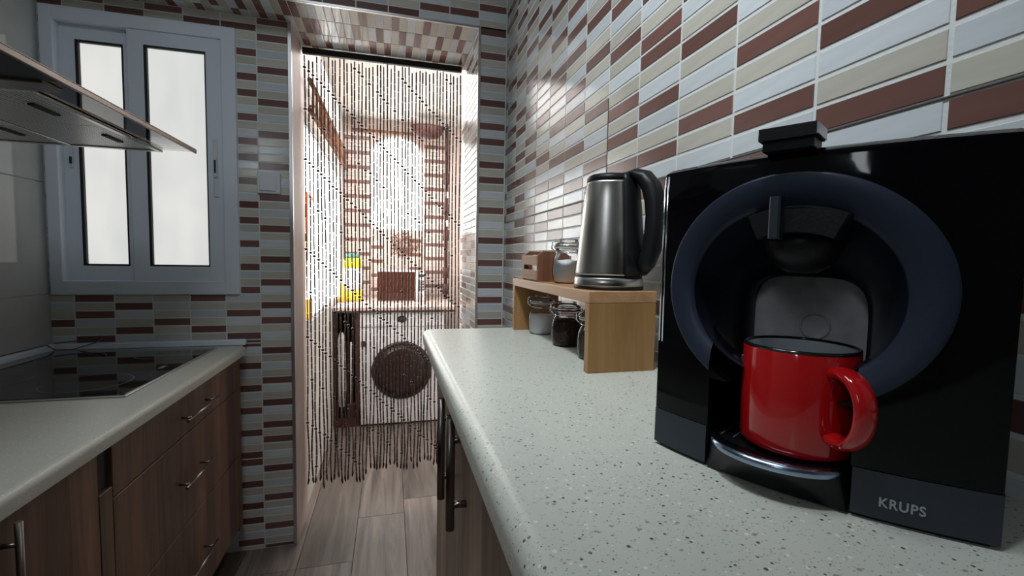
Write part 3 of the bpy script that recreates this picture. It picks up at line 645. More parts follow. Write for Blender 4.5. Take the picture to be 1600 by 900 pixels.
# body shell: base band, glossy shell with rounded top edge
mb = MB(CO); rings = []
for z, ins in ((0.036, 0), (0.12, 0), (0.20, 0), (CHT - 0.008, 0), (CHT - 0.003, 0.0015), (CHT, 0.006)):
    rings.append([cm(u, n, z) for u, n in plan(28, ins)])
mb.ring_loft(rings); body = mb.mesh('casing')
cU, cZ, RA, RB = 0.1075, 0.155, 0.0955, 0.087
def ell(a, b, n_, k=48, cu=cU, cz=cZ, p=2.0):
    out = []
    for i in range(k):
        t = 2 * PI * i / k; c, s_ = math.cos(t), math.sin(t)
        out.append((cu + a * math.copysign(abs(c) ** (2 / p), c), cz + b * math.copysign(abs(s_) ** (2 / p), s_)))
    return out
def cmring(pts, n_): return [cm(u, n_ if not callable(n_) else n_(u), z) for u, z in pts]
WU, WZ_ = 0.1035, 0.118      # rounded-square hole centre
cut1 = MB(CO); cut1.ring_loft([cmring(ell(RA - 0.002, RB - 0.002, 0), 0.06), cmring(ell(RA - 0.002, RB - 0.002, 0), 0.002), cmring(ell(0.070, 0.063, 0, cu=0.106, cz=0.150), -0.014), cmring(ell(0.052, 0.052, 0, cu=WU, cz=WZ_, p=3.6), -0.055), cmring(ell(0.052, 0.052, 0, cu=WU, cz=WZ_, p=3.6), -0.09)])
cut2 = MB(CO); cut2.ring_loft([[cm(u, 0.06, z) for u, z in ((0.0545, 0.0), (0.1545, 0.0), (0.1545, 0.077), (0.0545, 0.077))], [cm(u, -0.09, z) for u, z in ((0.0545, 0.0), (0.1545, 0.0), (0.1545, 0.077), (0.0545, 0.077))]])
me = eval_bool(body, [cut1.mesh('c1'), cut2.mesh('c2')])
me.set_sharp_from_angle(angle=math.radians(35)); me.materials.clear()
link('casing', me, M['gloss_black'], cmc)
# base band, left and right of the tray
def band(u0, u1, z0, z1, name, m, inset=0.0, depth=0.03, extra=0.0, parent=None, n=10):
    mb = MB(CO); fr = [(u0 + (u1 - u0) * k / n) for k in range(n + 1)]
    o1 = [(u, bul(u) + extra - inset) for u in fr] + [(u, bul(u) - depth) for u in reversed(fr)]
    rings = [[cm(u, a, z) for u, a in o1] for z in (z0, z1)]
    mb.ring_loft(rings, smooth=True); return mb.build(name, m, parent or cmc, sharp=35)
mb = MB(CO); mb.ring_loft([[cm(u, n_, z) for u, n_ in plan(28, 0.004)] for z in (0.0, 0.0355)]); bs = mb.mesh('base')
c2 = MB(CO); c2.ring_loft([[cm(u, n_, z) for u, n_ in ((0.054, 0.06), (0.155, 0.06), (0.155, -0.088), (0.054, -0.088))] for z in (0.006, 0.08)])
me = eval_bool(bs, [c2.mesh('c')]); me.set_sharp_from_angle(angle=math.radians(35)); me.materials.clear(); link('base', me, M['black_plastic'], cmc)
bl = band(-0.0005, 0.0535, 0.003, 0.0352, 'band', M['band']); brd = band(0.1555, CW + 0.0005, 0.003, 0.0352, 'band', M['band'])
# side of the band on the right, dark
# dish ring (navy)
def ringz(frac): return (RA + (0.0715 - RA) * frac, RB + (0.064 - RB) * frac)
mb = MB(CO)
def arc_pts(a, b, cu, cz, t0, t1, k=64):
    return [(cu + a * math.cos(t0 + (t1 - t0) * i / k), cz + b * math.sin(t0 + (t1 - t0) * i / k)) for i in range(k + 1)]
def tend(a, cu):
    """angle where an ellipse of half-width a meets the sides of the cup bay"""
    r0 = min(0.985, max(0.02, (0.1548 - cu) / a)); l0 = min(0.985, max(0.02, (cu - 0.0542) / a))
    return -math.acos(r0), PI + math.acos(l0)
prof = [(1.00, 0.0002, 0), (0.992, 0.0018, 0), (0.975, 0.0022, 0), (0.90, 0.0014, .3), (0.80, -0.0015, .85), (0.765, -0.0035, 1), (0.75, -0.006, 1)]
rings = []
for f_, dn, mix in prof:
    cu = cU + (0.106 - cU) * mix; cz = cZ + (0.1515 - cZ) * mix; t0, t1 = tend(RA * f_, cu)
    rings.append([cm(u, bul(u) + dn, z) for u, z in arc_pts(RA * f_, RB * f_, cu, cz, t0, t1)])
mb.ring_loft(rings, False, False, True); mb.build('dish_ring', M['navy'], cmc)
# funnel from ring to the rounded hole
mb = MB(CO); rings = []
def superarc(a, b, cu, cz, p, t0, t1, k=64):
    out = []
    for i in range(k + 1):
        t = t0 + (t1 - t0) * i / k; c, s_ = math.cos(t), math.sin(t)
        out.append((cu + a * math.copysign(abs(c) ** (2 / p), c), cz + b * math.copysign(abs(s_) ** (2 / p), s_)))
    return out
fun = [(RA * .751, RB * .751, 0.106, 0.1515, 2.0, None), (0.067, 0.061, 0.104, 0.147, 2.1, -0.001), (0.058, 0.055, 0.1035, 0.136, 2.5, -0.022), (0.0525, 0.052, 0.103, 0.125, 3.2, -0.042), (0.049, 0.050, WU, 0.1165, 3.8, -0.058), (0.0465, 0.0475, WU, 0.116, 4.0, -0.060), (0.0465, 0.0475, WU, 0.116, 4.0, -0.089)]
for a, b, cu, cz, p_, nn in fun:
    rings.append([cm(u, bul(u) - 0.0055 if nn is None else nn, z) for u, z in [((min(max(uu, 0.0546), 0.1544) if zz < 0.0775 else uu), zz) for uu, zz in superarc(a, b, cu, cz, p_, -1.2, PI + 1.2)]])
mb.ring_loft(rings, False, False, True); mb.build('funnel', M['navy_dark'], cmc)
# smoked panel behind the cup
mb = MB(CO); q = ell(0.0485, 0.0485, 0, 40, WU, 0.116, 4.0)
mb.ring_loft([cmring(q, -0.0888), cmring(q, -0.0895)]); tp = mb.build('tank_window', M['smoke'], cmc, 'grey smoked panel seen through the dish')
mb = MB(CO); mb.ring_loft([cmring(ell(0.0125, 0.0125, 0, 32, 0.108, 0.118), -0.0885), cmring(ell(0.0125, 0.0125, 0, 32, 0.108, 0.118), -0.0875), cmring(ell(0.0105, 0.0105, 0, 32, 0.108, 0.118), -0.0872), cmring(ell(0.0105, 0.0105, 0, 32, 0.108, 0.118), -0.0885)], cap=False); mb.build('outlet_ring', M['smoke'], cmc)
# brew head: arc module, lever, nozzle bowl
def sector(u0, u1, zc, r0, r1, n0, n1, k=16, uc=0.114):
    a0 = math.asin((u0 - uc) / r1); a1 = math.asin((u1 - uc) / r1)
    top = [(uc + r1 * math.sin(a0 + (a1 - a0) * i / k), zc + r1 * math.cos(a0 + (a1 - a0) * i / k)) for i in range(k + 1)]
    bot = [(uc + r0 * math.sin(a0 + (a1 - a0) * i / k), zc + r0 * math.cos(a0 + (a1 - a0) * i / k)) for i in range(k + 1)]
    return top + bot[::-1]
sec = sector(0.083, 0.147, 0.135, 0.062, 0.081, 0, 0)
mb = MB(CO); cu_, cz_ = 0.115, 0.203
mb.ring_loft([cmring(sec, -0.02), cmring(sec, lambda u: bul(u) + 0.010), [cm(cu_ + (u - cu_) * 0.97, bul(u) + 0.012, cz_ + (z - cz_) * 0.94) for u, z in sec]], smooth=False); mb.build('brew_head', M['black_plastic'], cmc)
mb = MB(CO)
mb.ring_loft([[cm(u, bul(u) + n_, z) for u, n_ in ((0.1000, 0.008), (0.1000, 0.0185), (0.1012, 0.0200), (0.1062, 0.0200), (0.1074, 0.0185), (0.1074, 0.008))] for z in (0.1925, 0.2225)], smooth=False); mb.build('lever', M['band'], cmc)
mb = MB(CO); rings = []
for z, r in ((0.200, 0.024), (0.192, 0.0265), (0.186, 0.0262), (0.179, 0.023), (0.172, 0.017), (0.168, 0.010), (0.1675, 0.004)):
    rings.append([cm(0.113 + r * math.cos(t), -0.006 + r * 1.05 * math.sin(t), z) for t in [2 * PI * i / 32 for i in range(32)]])
mb.ring_loft(rings); mb.build('nozzle', M['black_plastic'], cmc)
# top lever
mb = MB(CO)
mb.ring_loft([[cm(u, n_, z) for u, n_ in ((0.0905, 0.029), (0.1235, 0.029), (0.1235, 0.006), (0.0905, 0.006))] for z in (0.2570, 0.2641)], smooth=False)
mb.ring_loft([[cm(u, n_, z) for u, n_ in ((0.0885, 0.033), (0.1250, 0.033), (0.1250, 0.004), (0.0885, 0.004))] for z in (0.2642, 0.2646, 0.2725, 0.273)], smooth=False); tl = mb.build('top_lever', M['black_plastic'], cmc)
mb = MB(CO); mb.ring_loft([[cm(u, n_, z) for u, n_ in ((0.1251, 0.032), (0.1262, 0.032), (0.1262, 0.005), (0.1251, 0.005))] for z in (0.2648, 0.2725)], smooth=False); mb.build('side_plate', M['alu'], tl)
# glints on the left edge, built in as thin chrome strips
mb = MB(CO)
for du in (0.0010, 0.0045): mb.tube([cm(du, bul(du) + 0.0003, 0.10), cm(du, bul(du) + 0.0003, CHT - 0.006)], 0.0009, 6)
mb.build('edge_glint', M['chrome'], cmc, 'two thin glints on the left edge, built as bright strips')
# cup bay floor, drip tray
def tray_outline(r, zc=0):
    pts = []
    for k in range(33):
        t = PI * k / 32
        pts.append((0.1045 + 0.0497 * math.cos(PI - t), 0.0 + 0.0 + (r) * math.sin(t)))
    return pts
TZ = 0.030
fo = [(0.1045 - 0.0497 * math.cos(PI * k / 32), 0.047 * math.sin(PI * k / 32) ** 0.85 - 0.004) for k in range(33)]
lo = [(u, max(bul(u) + 0.0005, -0.01)) for u, n_ in fo]
bk = [(0.1542, -0.0865), (0.0548, -0.0865)]
mb = MB(CO)
mb.ring_loft([[cm(u, n_, z) for u, n_ in o_ + bk] for o_, z in ((lo, 0.002), ([(u, bul(u) + 0.4 * (n_ - bul(u))) for u, n_ in fo], 0.012), ([(u, bul(u) + 0.85 * (n_ - bul(u))) for u, n_ in fo], TZ - 0.007), (fo, TZ - 0.0015))]); tr = mb.build('drip_tray', M['tray'], cmc, sharp=50)
mb = MB(CO)  # curved chrome rim, a crescent
ins = [(0.1045 + (u - 0.1045) * 0.93, n_ - 0.013 * math.sin(PI * k / 32) ** 0.8 - 0.0005) for k, (u, n_) in enumerate(fo)]
R0 = [cm(u, n_ - 0.001, TZ - 0.006) for u, n_ in fo]; R1 = [cm(u, n_ + 0.0008, TZ - 0.0035) for k, (u, n_) in enumerate(fo)]; R1b = [cm(u, n_ + 0.0003, TZ - 0.0002) for k, (u, n_) in enumerate(fo)]
R2 = [cm(u, n_, TZ + 0.0005) for k, (u, n_) in enumerate(ins)]; R3 = [cm(u, n_ - 0.001, TZ - 0.003) for u, n_ in ins]
mb.ring_loft([R0, R1, R1b, R2, R3], False, False, True); mb.build('tray_rim', M['bluechrome'], tr, 'blue-silver crescent rim')
mb = MB(CO)
for k in range(9):
    u = 0.064 + k * 0.010; mb.tube([cm(u, -0.08, TZ - 0.001), cm(u, 0.010, TZ - 0.001)], 0.0014, 6)
mb.build('grate', M['black_plastic'], tr)
# maker's lettering on the base band
fc = bpy.data.curves.new('lettering', 'FONT'); fc.body = 'KRUPS'; fc.size = 0.0105; fc.extrude = 0.0003; fc.space_character = 1.12; fc.offset = 0.00022
fo_ = bpy.data.objects.new('tmpf', fc); COL.objects.link(fo_); dg = bpy.context.evaluated_depsgraph_get()
lm = bpy.data.meshes.new_from_object(fo_.evaluated_get(dg)); bpy.data.objects.remove(fo_)
for v in lm.vertices:
    u = 0.1705 + v.co.x * 0.72; z = 0.0122 + v.co.y * 0.86
    v.co = cm(u, bul(u) + 0.0004 + v.co.z, z) - CO
lm.name = 'lettering'; link('lettering', lm, M['lettering'], brd)

# ------------------------------------------------------------------ red mug
MC = Vector((0.3155, 0.2905, HR + 0.0316)); MR = 0.0402; MH = 0.0785
mg = thing('mug', MC, 'red enamel mug with a black rim standing on the drip tray of the coffee machine', 'mug')
prof = [(0.030, 0.0), (MR - 0.003, 0.0), (MR - 0.0008, 0.0018), (MR, 0.005), (MR, MH - 0.002), (MR - 0.0008, MH - 0.0005)]
inner = [(MR - 0.003, MH - 0.0006), (MR - 0.0035, MH - 0.004), (MR - 0.0035, 0.006), (MR - 0.008, 0.004), (0.001, 0.0038)]
mb = MB((0, 0, 0)); mb.lathe(prof, n=64, cap=True); 
me_ = mb.bm
# drop the upper cap so the mug is open
bmesh.ops.delete(me_, geom=[f for f in me_.faces if len(f.verts) > 4 and f.calc_center_median().z > 0.05], context='FACES')
mb.build('body', M['red'], mg)
mb = MB(); mb.lathe(inner, n=64, cap=False); mb.build('inside', M['enamel_white'], mg, 'pale blue-white enamel inside')
mb = MB(); n = 64; mr_ = 0.0015
mb.ring_loft([[((MR - 0.0016 + mr_ * math.cos(q)) * math.cos(t), (MR - 0.0016 + mr_ * math.cos(q)) * math.sin(t), MH + mr_ * math.sin(q)) for t in [2 * PI * i / n for i in range(n)]] for q in [2 * PI * j / 8 for j in range(9)]], True, False); mb.build('rim', M['enamel_black'], mg, 'black rim')
hdv = Vector((-0.20, -0.98, 0)).normalized()   # handle direction
mb = MB(); pts = []
hp = [(0.0, 0.0655), (0.009, 0.067), (0.019, 0.063), (0.0262, 0.053), (0.0275, 0.041), (0.0245, 0.029), (0.017, 0.0205), (0.008, 0.0175), (0.0, 0.0185)]
fine = []
for i in range(len(hp) - 1):
    for k in range(4):
        t = k / 4; p0 = hp[max(i - 1, 0)]; p1 = hp[i]; p2 = hp[i + 1]; p3 = hp[min(i + 2, len(hp) - 1)]
        fine.append(tuple(0.5 * ((2 * p1[j]) + (-p0[j] + p2[j]) * t + (2 * p0[j] - 5 * p1[j] + 4 * p2[j] - p3[j]) * t * t + (-p0[j] + 3 * p1[j] - 3 * p2[j] + p3[j]) * t ** 3) for j in (0, 1)))
fine.append(hp[-1])
mb.tube([hdv * (MR - 0.002 + a) + Vector((0, 0, b)) for a, b in fine], 0.0046, 14, 1.75, up=hdv); mb.build('handle', M['red'], mg)

# ------------------------------------------------------------------ bamboo shelf
sx0, sx1, sy0, sy1, st = 0.293, 0.409, 0.642, 1.092, -0.048
sh = thing('counter_shelf', ((sx0 + sx1) / 2, (sy0 + sy1) / 2, HR), 'small bamboo bench shelf on the speckled worktop against the wall', 'shelf'); o = sh.location
MB(o).box((sx0, sy0, st - 0.0185), (sx1, sy1, st), 0.0012, 2).build('top', M['bamboo_top'], sh)
MB(o).box((sx0 + 0.0005, sy0 + 0.0003, HR), (sx1 - 0.0005, sy0 + 0.0155, st - 0.0187), 0.001, 2).build('side_panel', M['bamboo'], sh)
MB(o).box((sx0 + 0.0005, sy1 - 0.0155, HR), (sx1 - 0.0005, sy1 - 0.0003, st - 0.0187), 0.001, 2).build('side_panel', M['bamboo'], sh)

# ------------------------------------------------------------------ swing-top jars
def jar(c, fill_mat, fill_h, label, R=0.031, h=0.082, lidm=None, ang=-1.9):
    t = thing('storage_jar', c, label, 'jar', 'swing-top glass jars', ang)
    prof = [(R * 0.55, 0.0), (R * 0.80, 0.001), (R * 0.93, 0.006), (R * 1.0, 0.018), (R * 1.0, 0.034), (R * 0.94, 0.046), (R * 0.80, 0.055), (R * 0.74, 0.059), (R * 0.76, 0.062), (R * 0.84, 0.064), (R * 0.84, 0.067)]
    k = h / 0.082
    prof = [(r, z * k) for r, z in prof]
    mb = MB(); mb.lathe(prof, n=36, cap=True); bmesh.ops.delete(mb.bm, geom=[f for f in mb.bm.faces if len(f.verts) > 4 and f.calc_center_median().z > 0.05], context='FACES'); mb.build('glass_body', M['jarglass'], t)
    fh = fill_h * h
    fp = [(r * 0.94, max(z, 0.002)) for r, z in prof if z < fh]; fp.append((fp[-1][0] * 0.99, fh)); fp.append((0.002, fh + 0.003))
    mb = MB(); mb.lathe(fp, n=32, cap=True); mb.build('contents', fill_mat, t)
    mb = MB(); mb.lathe([(R * 0.86, 0.0675 * k), (R * 0.90, 0.069 * k), (R * 0.90, 0.073 * k), (R * 0.84, 0.076 * k), (R * 0.66, 0.078 * k), (R * 0.60, 0.081 * k), (R * 0.60, 0.0835 * k), (R * 0.3, 0.0845 * k), (0.001, 0.0845 * k)], n=36, cap=True); mb.build('lid', M['jarglass'], t)
    mb = MB(); n = 36
    for zz, rr in ((0.0585 * k, R * 0.79), (0.0715 * k, R * 0.93)):
        mb.tube([(rr * math.cos(2 * PI * i / n), rr * math.sin(2 * PI * i / n), zz) for i in range(n + 1)], 0.0011, 6, cap=False)
    rr = R * 0.93
    mb.tube([(0, -rr * 0.85, 0.0585 * k), (0.0, -rr * 1.15, 0.066 * k), (0.0, -rr * 1.12, 0.078 * k), (0, -rr * 0.7, 0.080 * k)], 0.0012, 6)
    for s_ in (-1, 1): mb.tube([(s_ * 0.007, rr * 0.8, 0.0585 * k), (s_ * 0.008, rr * 1.12, 0.050 * k), (s_ * 0.006, rr * 1.28, 0.062 * k), (s_ * 0.004, rr * 1.0, 0.0715 * k)], 0.0012, 6)
    mb.tube([(-0.007, rr * 1.24, 0.056 * k), (0.007, rr * 1.24, 0.056 * k)], 0.0016, 6)
    mb.build('wire_clamp', M['chrome'], t)
    mb = MB(); mb.tube([(R * 0.86 * math.cos(2 * PI * i / n), R * 0.86 * math.sin(2 * PI * i / n), 0.0676 * k) for i in range(n + 1)], 0.0016, 6, cap=False); mb.build('seal', M['paper'] if lidm is None else lidm, t)
    return t
jar((0.345, 1.018, HR), M['sugar'], 0.50, 'glass swing-top jar of white powder under the bamboo shelf', h=0.088)
jar((0.348, 0.868, HR), M['coffee'], 0.60, 'glass swing-top jar of dark ground coffee under the bamboo shelf', h=0.088, lidm=M['rust'])
jar((0.349, 0.742, HR), M['spice'], 0.55, 'glass swing-top jar half hidden behind the near side panel of the bamboo shelf', R=0.029, h=0.086)
jar((0.345, 0.862, st), M['sugar'], 0.52, 'glass swing-top jar of white powder on top of the shelf beside the kettle', R=0.031, h=0.086)

# ------------------------------------------------------------------ little crate
cr = thing('wooden_crate', (0.332, 0.965, st), 'small slatted wooden crate on top of the bamboo shelf', 'crate'); o = cr.location
x0, x1, y0, y1 = 0.298, 0.368, 0.912, 1.018
for y in (y0, y1 - 0.007):
    e = MB(o); hh = 0.064
    prof = [(x0, 0), (x1, 0), (x1, hh * 0.86), (x1 - 0.012, hh), (x0 + 0.012, hh), (x0, hh * 0.86)]
    e.prism(prof, y, y + 0.007, lambda a, b, d: (a, d, st + b)); e.build('end_panel', M['crate_dark'], cr)
for x in (x0 - 0.0042, x1 + 0.0002):
    for z in (0.003, 0.034):
        MB(o).box((x, y0 - 0.001, st + z), (x + 0.004, y1 + 0.001, st + z + 0.021), 0.0008, 1).build('slat', M['crate'], cr)
MB(o).box((x0 + 0.0005, y0 + 0.0075, st + 0.0005), (x1 - 0.0005, y1 - 0.0075, st + 0.003)).build('floor_board', M['crate'], cr)
for y, ti, lb in ((0.935, 0.12, 'white paper packet leaning in the crate, on the kettle side'), (0.975, 0.2, 'white paper packet leaning in the crate, on the side away from the kettle')):
    mb = MB(); mb.box((-0.024, -0.006, 0), (0.024, 0.006, 0.052), 0.002, 1)
    p = mb.build('paper_packet', M['paper'], None, lb, 'packet', 'paper packets in the small crate'); p.location = (0.333, y + 0.004, st + 0.0045); p.rotation_euler = (-ti, 0, 0)

# ------------------------------------------------------------------ kettle
KC = Vector((0.356, 0.706, st)); kt = thing('kettle', KC, 'brushed steel cordless kettle with black handle on the bamboo shelf', 'kettle')
mb = MB(); mb.lathe([(0.050, 0), (0.0565, 0.0), (0.0575, 0.003), (0.0575, 0.005)], n=48); mb.build('power_base', M['black_plastic'], kt)
mb = MB(); mb.lathe([(0.0572, 0.0055), (0.0575, 0.0075), (0.0565, 0.0185), (0.0555, 0.0195)], n=56); mb.build('lower_band', M['steel'], kt)
mb = MB(); mb.lathe([(0.0545, 0.0195), (0.0545, 0.0235)], n=48); mb.build('gap_ring', M['black_plastic'], kt)
mb = MB(); bodyp = [(0.0556, 0.0237), (0.0552, 0.027), (0.0520, 0.06), (0.0482, 0.10), (0.0442, 0.14), (0.0405, 0.172), (0.0395, 0.176)]
mb.lathe(bodyp, n=64); mb.build('body', M['steel'], kt)
mb = MB(); mb.lathe([(0.0400, 0.1762), (0.0405, 0.179), (0.0400, 0.183), (0.036, 0.1865), (0.02, 0.1885), (0.001, 0.189)], n=48); mb.build('lid', M['black_plastic'], kt)
# handle: towards image right and a little to the viewer
KD = Vector((0.516, -0.853, 0)).normalized(); KS = Vector((-KD.y, KD.x, 0))
def kp(a, z, s_=0): return KD * a + KS * s_ + Vector((0, 0, z))
mb = MB()   # spine hugging the body
rings = []
for z, ra in ((0.024, 0.0560), (0.06, 0.0525), (0.10, 0.0486), (0.14, 0.0446), (0.176, 0.0405), (0.186, 0.038)):
    ring = []
    for k in range(9):
        t = -0.55 + 1.10 * k / 8; c = KD * math.cos(t) + KS * math.sin(t); ring.append(c * (ra + 0.0035 + 0.004 * math.cos(t * 2.6)) + Vector((0, 0, z)))
    for k in range(8, -1, -1):
        t = -0.55 + 1.10 * k / 8; c = KD * math.cos(t) + KS * math.sin(t); ring.append(c * (ra - 0.002) + Vector((0, 0, z)))
    rings.append(ring)
mb.ring_loft(rings); mb.build('handle_spine', M['black_plastic'], kt)
hpts = [(0.030, 0.1850), (0.047, 0.185), (0.061, 0.178), (0.072, 0.163), (0.0785, 0.142), (0.081, 0.118), (0.080, 0.09), (0.076, 0.065), (0.069, 0.045), (0.060, 0.032)]
wid = [0.016, 0.018, 0.017, 0.016, 0.0155, 0.0155, 0.0155, 0.015, 0.014, 0.012]
thk = [0.004, 0.009, 0.013, 0.015, 0.0155, 0.0155, 0.0155, 0.015, 0.014, 0.011]
mb = MB(); rings = []
for i, (a, z) in enumerate(hpts):
    p, q = hpts[max(i - 1, 0)], hpts[min(i + 1, len(hpts) - 1)]
    tx, tz = q[0] - p[0], q[1] - p[1]; L_ = math.hypot(tx, tz); nx, nz = tz / L_, -tx / L_
    rings.append([kp(a + nx * thk[i] * math.cos(t), z + nz * thk[i] * math.cos(t), wid[i] * math.sin(t)) for t in [2 * PI * k / 16 for k in range(16)]])
mb.ring_loft(rings); mb.build('handle', M['black_plastic'], kt)
# spout, pointing away from the handle
mb = MB(); rings = []
for z, out, wv in ((0.172, 0.043, 0.012), (0.165, 0.053, 0.010), (0.15, 0.053, 0.007), (0.12, 0.0505, 0.005), (0.08, 0.0515, 0.004), (0.05, 0.054, 0.003)):
    base = 0.036 + (0.176 - z) * 0.10
    rings.append([-KD * (base) + KS * (-wv * 1.6) + Vector((0, 0, z)), -KD * (out) + KS * (-wv * 0.3) + Vector((0, 0, z)), -KD * (out) + KS * (wv * 0.3) + Vector((0, 0, z)), -KD * (base) + KS * (wv * 1.6) + Vector((0, 0, z))])
mb.ring_loft(rings); mb.build('spout', M['chrome'], kt)

# ------------------------------------------------------------------ bead curtain
RY = 2.25
bc = thing('bead_curtain', (-0.02, RY, ZS), 'dark bamboo bead curtain hanging in the doorway from a black rail', 'curtain'); o = bc.location
MB(o).box((-0.372, RY - 0.008, ZS - 0.032), (0.331, RY + 0.012, ZS - 0.006), 0.002, 1).build('rail', M['gasket'], bc)
NS = 44; rnd = random.Random(21)
cyl = [(math.cos(2 * PI * k / 6), math.sin(2 * PI * k / 6)) for k in range(6)]
for i in range(NS):
    x = -0.362 + 0.688 * i / (NS - 1) + rnd.uniform(-0.002, 0.002)
    ztop = ZS - 0.032; fr_ = i / (NS - 1)
    zb = -1.045 + 0.035 * fr_ + rnd.uniform(-0.022, 0.022) + (0.03 if fr_ > 0.35 else 0)
    mb = MB(o); z = ztop; ph = rnd.uniform(0, 6); amp = rnd.uniform(0.0006, 0.0022)
    def sway(z): return x + amp * math.sin(z * 7 + ph) + (0.006 * math.sin(z * 16 + ph) * max(0, (-0.55 - z)) * 1.6), RY + 0.0015 * math.sin(z * 9 + ph * 2)
    def seg(za, zb_, r, mi):
        mb.mi = mi; a = sway(za); b = sway(zb_)
        if mi == 0:
            rings = [[(px_ + r * q * c, py_ + r * q * s_, zz) for c, s_ in cyl] for (px_, py_), zz, q in ((a, za, 0.55), (a, za - 0.002, 1.0), (b, zb_ + 0.002, 1.0), (b, zb_, 0.55))]
        else:
            m_ = (za + zb_) / 2; rings = [[(px_ + r * q * c, py_ + r * q * s_, zz) for c, s_ in cyl] for (px_, py_), zz, q in ((a, za, 0.3), (a, (za + m_) / 2, 0.88), (a, m_, 1.0), (b, (zb_ + m_) / 2, 0.88), (b, zb_, 0.3))]
        mb.ring_loft(rings, True, True, True)
    # diagonal bands of round beads every 0.42 m
    beads = []
    zz = ztop - 0.05 - ((i * 0.0155) % 0.40)
    while zz > zb + 0.05: beads.append(zz); zz -= 0.40
    zz = ztop - 0.03 - ((i * 0.0155 + 0.2) % 0.40)
    while zz > zb + 0.05:
        if rnd.random() < 0.35: beads.append(zz)
        zz -= 0.40
    beads.sort(reverse=True)
    z -= rnd.uniform(0.0, 0.03)
    while z > zb:
        if beads and z <= beads[0]:
            beads.pop(0); seg(z, z - 0.0125, 0.0074, 1); z -= 0.0145; continue
        L_ = rnd.choice((0.030, 0.040, 0.052, 0.065))
        nz = max(z - L_, zb - 0.01)
        if beads and nz < beads[0]: nz = min(beads[0], z - 0.008)
        seg(z, nz, rnd.uniform(0.0028, 0.0038), 0); z = nz - 0.0012
    a, b = sway(zb); seg(zb, zb - 0.035, 0.0048, 1)
    mb.mi = 1; mb.tube([(*sway(ztop), ztop), (*sway((ztop + zb) / 2), (ztop + zb) / 2), (*sway(zb), zb)], 0.0005, 3)
    mb.build('strand', [M['bead'], M['bead2']], bc)

# ------------------------------------------------------------------ laundry furniture
WF = 3.385
wm = thing('washing_machine', (0.09, 3.68, ZF), 'white front-loading washing machine with a dark round door, behind the bead curtain', 'washing machine'); o = wm.location
MB(o).box((-0.205, WF, ZF + 0.012), (0.388, 3.95, -0.402), 0.006, 2).build('body', M['appliance'], wm)
MB(o).box((-0.20, WF + 0.01, ZF), (0.383, 3.94, ZF + 0.012)).build('plinth', M['dark'], wm)
MB(o).box((-0.203, WF - 0.004, -0.508), (0.386, WF + 0.002, -0.504)).build('panel_seam', M['appliance_grey'], wm)
MB(o).box((-0.19, WF - 0.004, -0.498), (0.02, WF + 0.002, -0.415), 0.002, 1).build('detergent_drawer', M['appliance'], wm)
def disc(mb, cx_, cz_, prof, n=40, sz=1):
    rings = [[(cx_ + r * math.cos(2 * PI * k / n), y, cz_ + r * sz * math.sin(2 * PI * k / n)) for k in range(n)] for r, y in prof]
    mb.ring_loft(rings)
mb = MB(o); disc(mb, 0.086, -0.825, [(0.208, WF + 0.001), (0.212, WF - 0.008), (0.20, WF - 0.016), (0.185, WF - 0.016)]); dr = mb.build('door', M['door_glass'], wm)
mb = MB(o); disc(mb, 0.086, -0.825, [(0.185, WF - 0.017), (0.15, WF - 0.026), (0.09, WF - 0.03), (0.01, WF - 0.031)]); mb.build('door_glass', M['door_glass'], dr)
mb = MB(o); disc(mb, 0.086, -0.452, [(0.034, WF + 0.001), (0.034, WF - 0.006), (0.030, WF - 0.008)], 24, 0.72); mb.build('badge', M['gasket'], wm, 'dark oval badge')
MB(o).box((-0.195, WF - 0.006, -0.645), (-0.16, WF + 0.001, -0.605), 0.002, 1).build('energy_sticker', M['rust'], wm)
# worktop over the washer and side bay
wt = thing('laundry_worktop', (0.0, 3.78, -0.40), 'rose-grey worktop with a dark edge over the washing machine', 'worktop'); o = wt.location
MB(o).box((LX0 + 0.003, 3.365, -0.388), (0.47, LY - 0.002, -0.362), 0.003, 1).build('top', M['pinkstone'], wt)
MB(o).box((LX0 + 0.003, 3.36, -0.400), (0.47, LY - 0.01, -0.3882)).build('edge', M['granite'], wt)
sb = thing('side_cabinet', (-0.3, 3.7, ZF), 'dark open cabinet bay left of the washing machine', 'cabinet'); o = sb.location
MB(o).box((-0.381, 3.40, ZF), (-0.366, 3.95, -0.402)).build('side_panel', M['rust'], sb)
MB(o).box((-0.232, 3.40, ZF), (-0.212, 3.95, -0.402)).build('side_panel', M['rust'], sb)
MB(o).box((-0.366, 3.9, ZF), (-0.232, 3.95, -0.402)).build('back_panel', M['dark'], sb)
MB(o).box((-0.366, 3.40, ZF), (-0.232, 3.90, ZF + 0.06)).build('bottom_panel', M['rust'], sb)
mp_ = thing('mop', (-0.33, 3.45, ZF + 0.06), 'pale mop standing head up in the dark bay left of the washing machine', 'mop'); o = mp_.location
mb = MB(o); mb.tube([(-0.33, 3.43, ZF + 0.061), (-0.33, 3.43, -0.56)], 0.008, 8); mb.build('pole', M['white_plastic'], mp_)
mb = MB(o)
for k in range(12):
    t = 2 * PI * k / 12; r = 0.022
    mb.tube([(-0.33 + 0.006 * math.cos(t), 3.43 + 0.006 * math.sin(t), -0.55), (-0.33 + r * math.cos(t), 3.43 + r * 0.6 * math.sin(t), -0.60), (-0.33 + r * 1.1 * math.cos(t), 3.43 + r * 0.6 * math.sin(t), -0.95), (-0.33 + r * math.cos(t), 3.43 + r * 0.6 * math.sin(t), -1.08)], 0.006, 5)
mb.build('mop_strands', M['paper'], mp_)
br = thing('broom', (-0.265, 3.46, ZF + 0.06), 'pale broom handle beside the mop, close to the washing machine', 'broom'); o = br.location
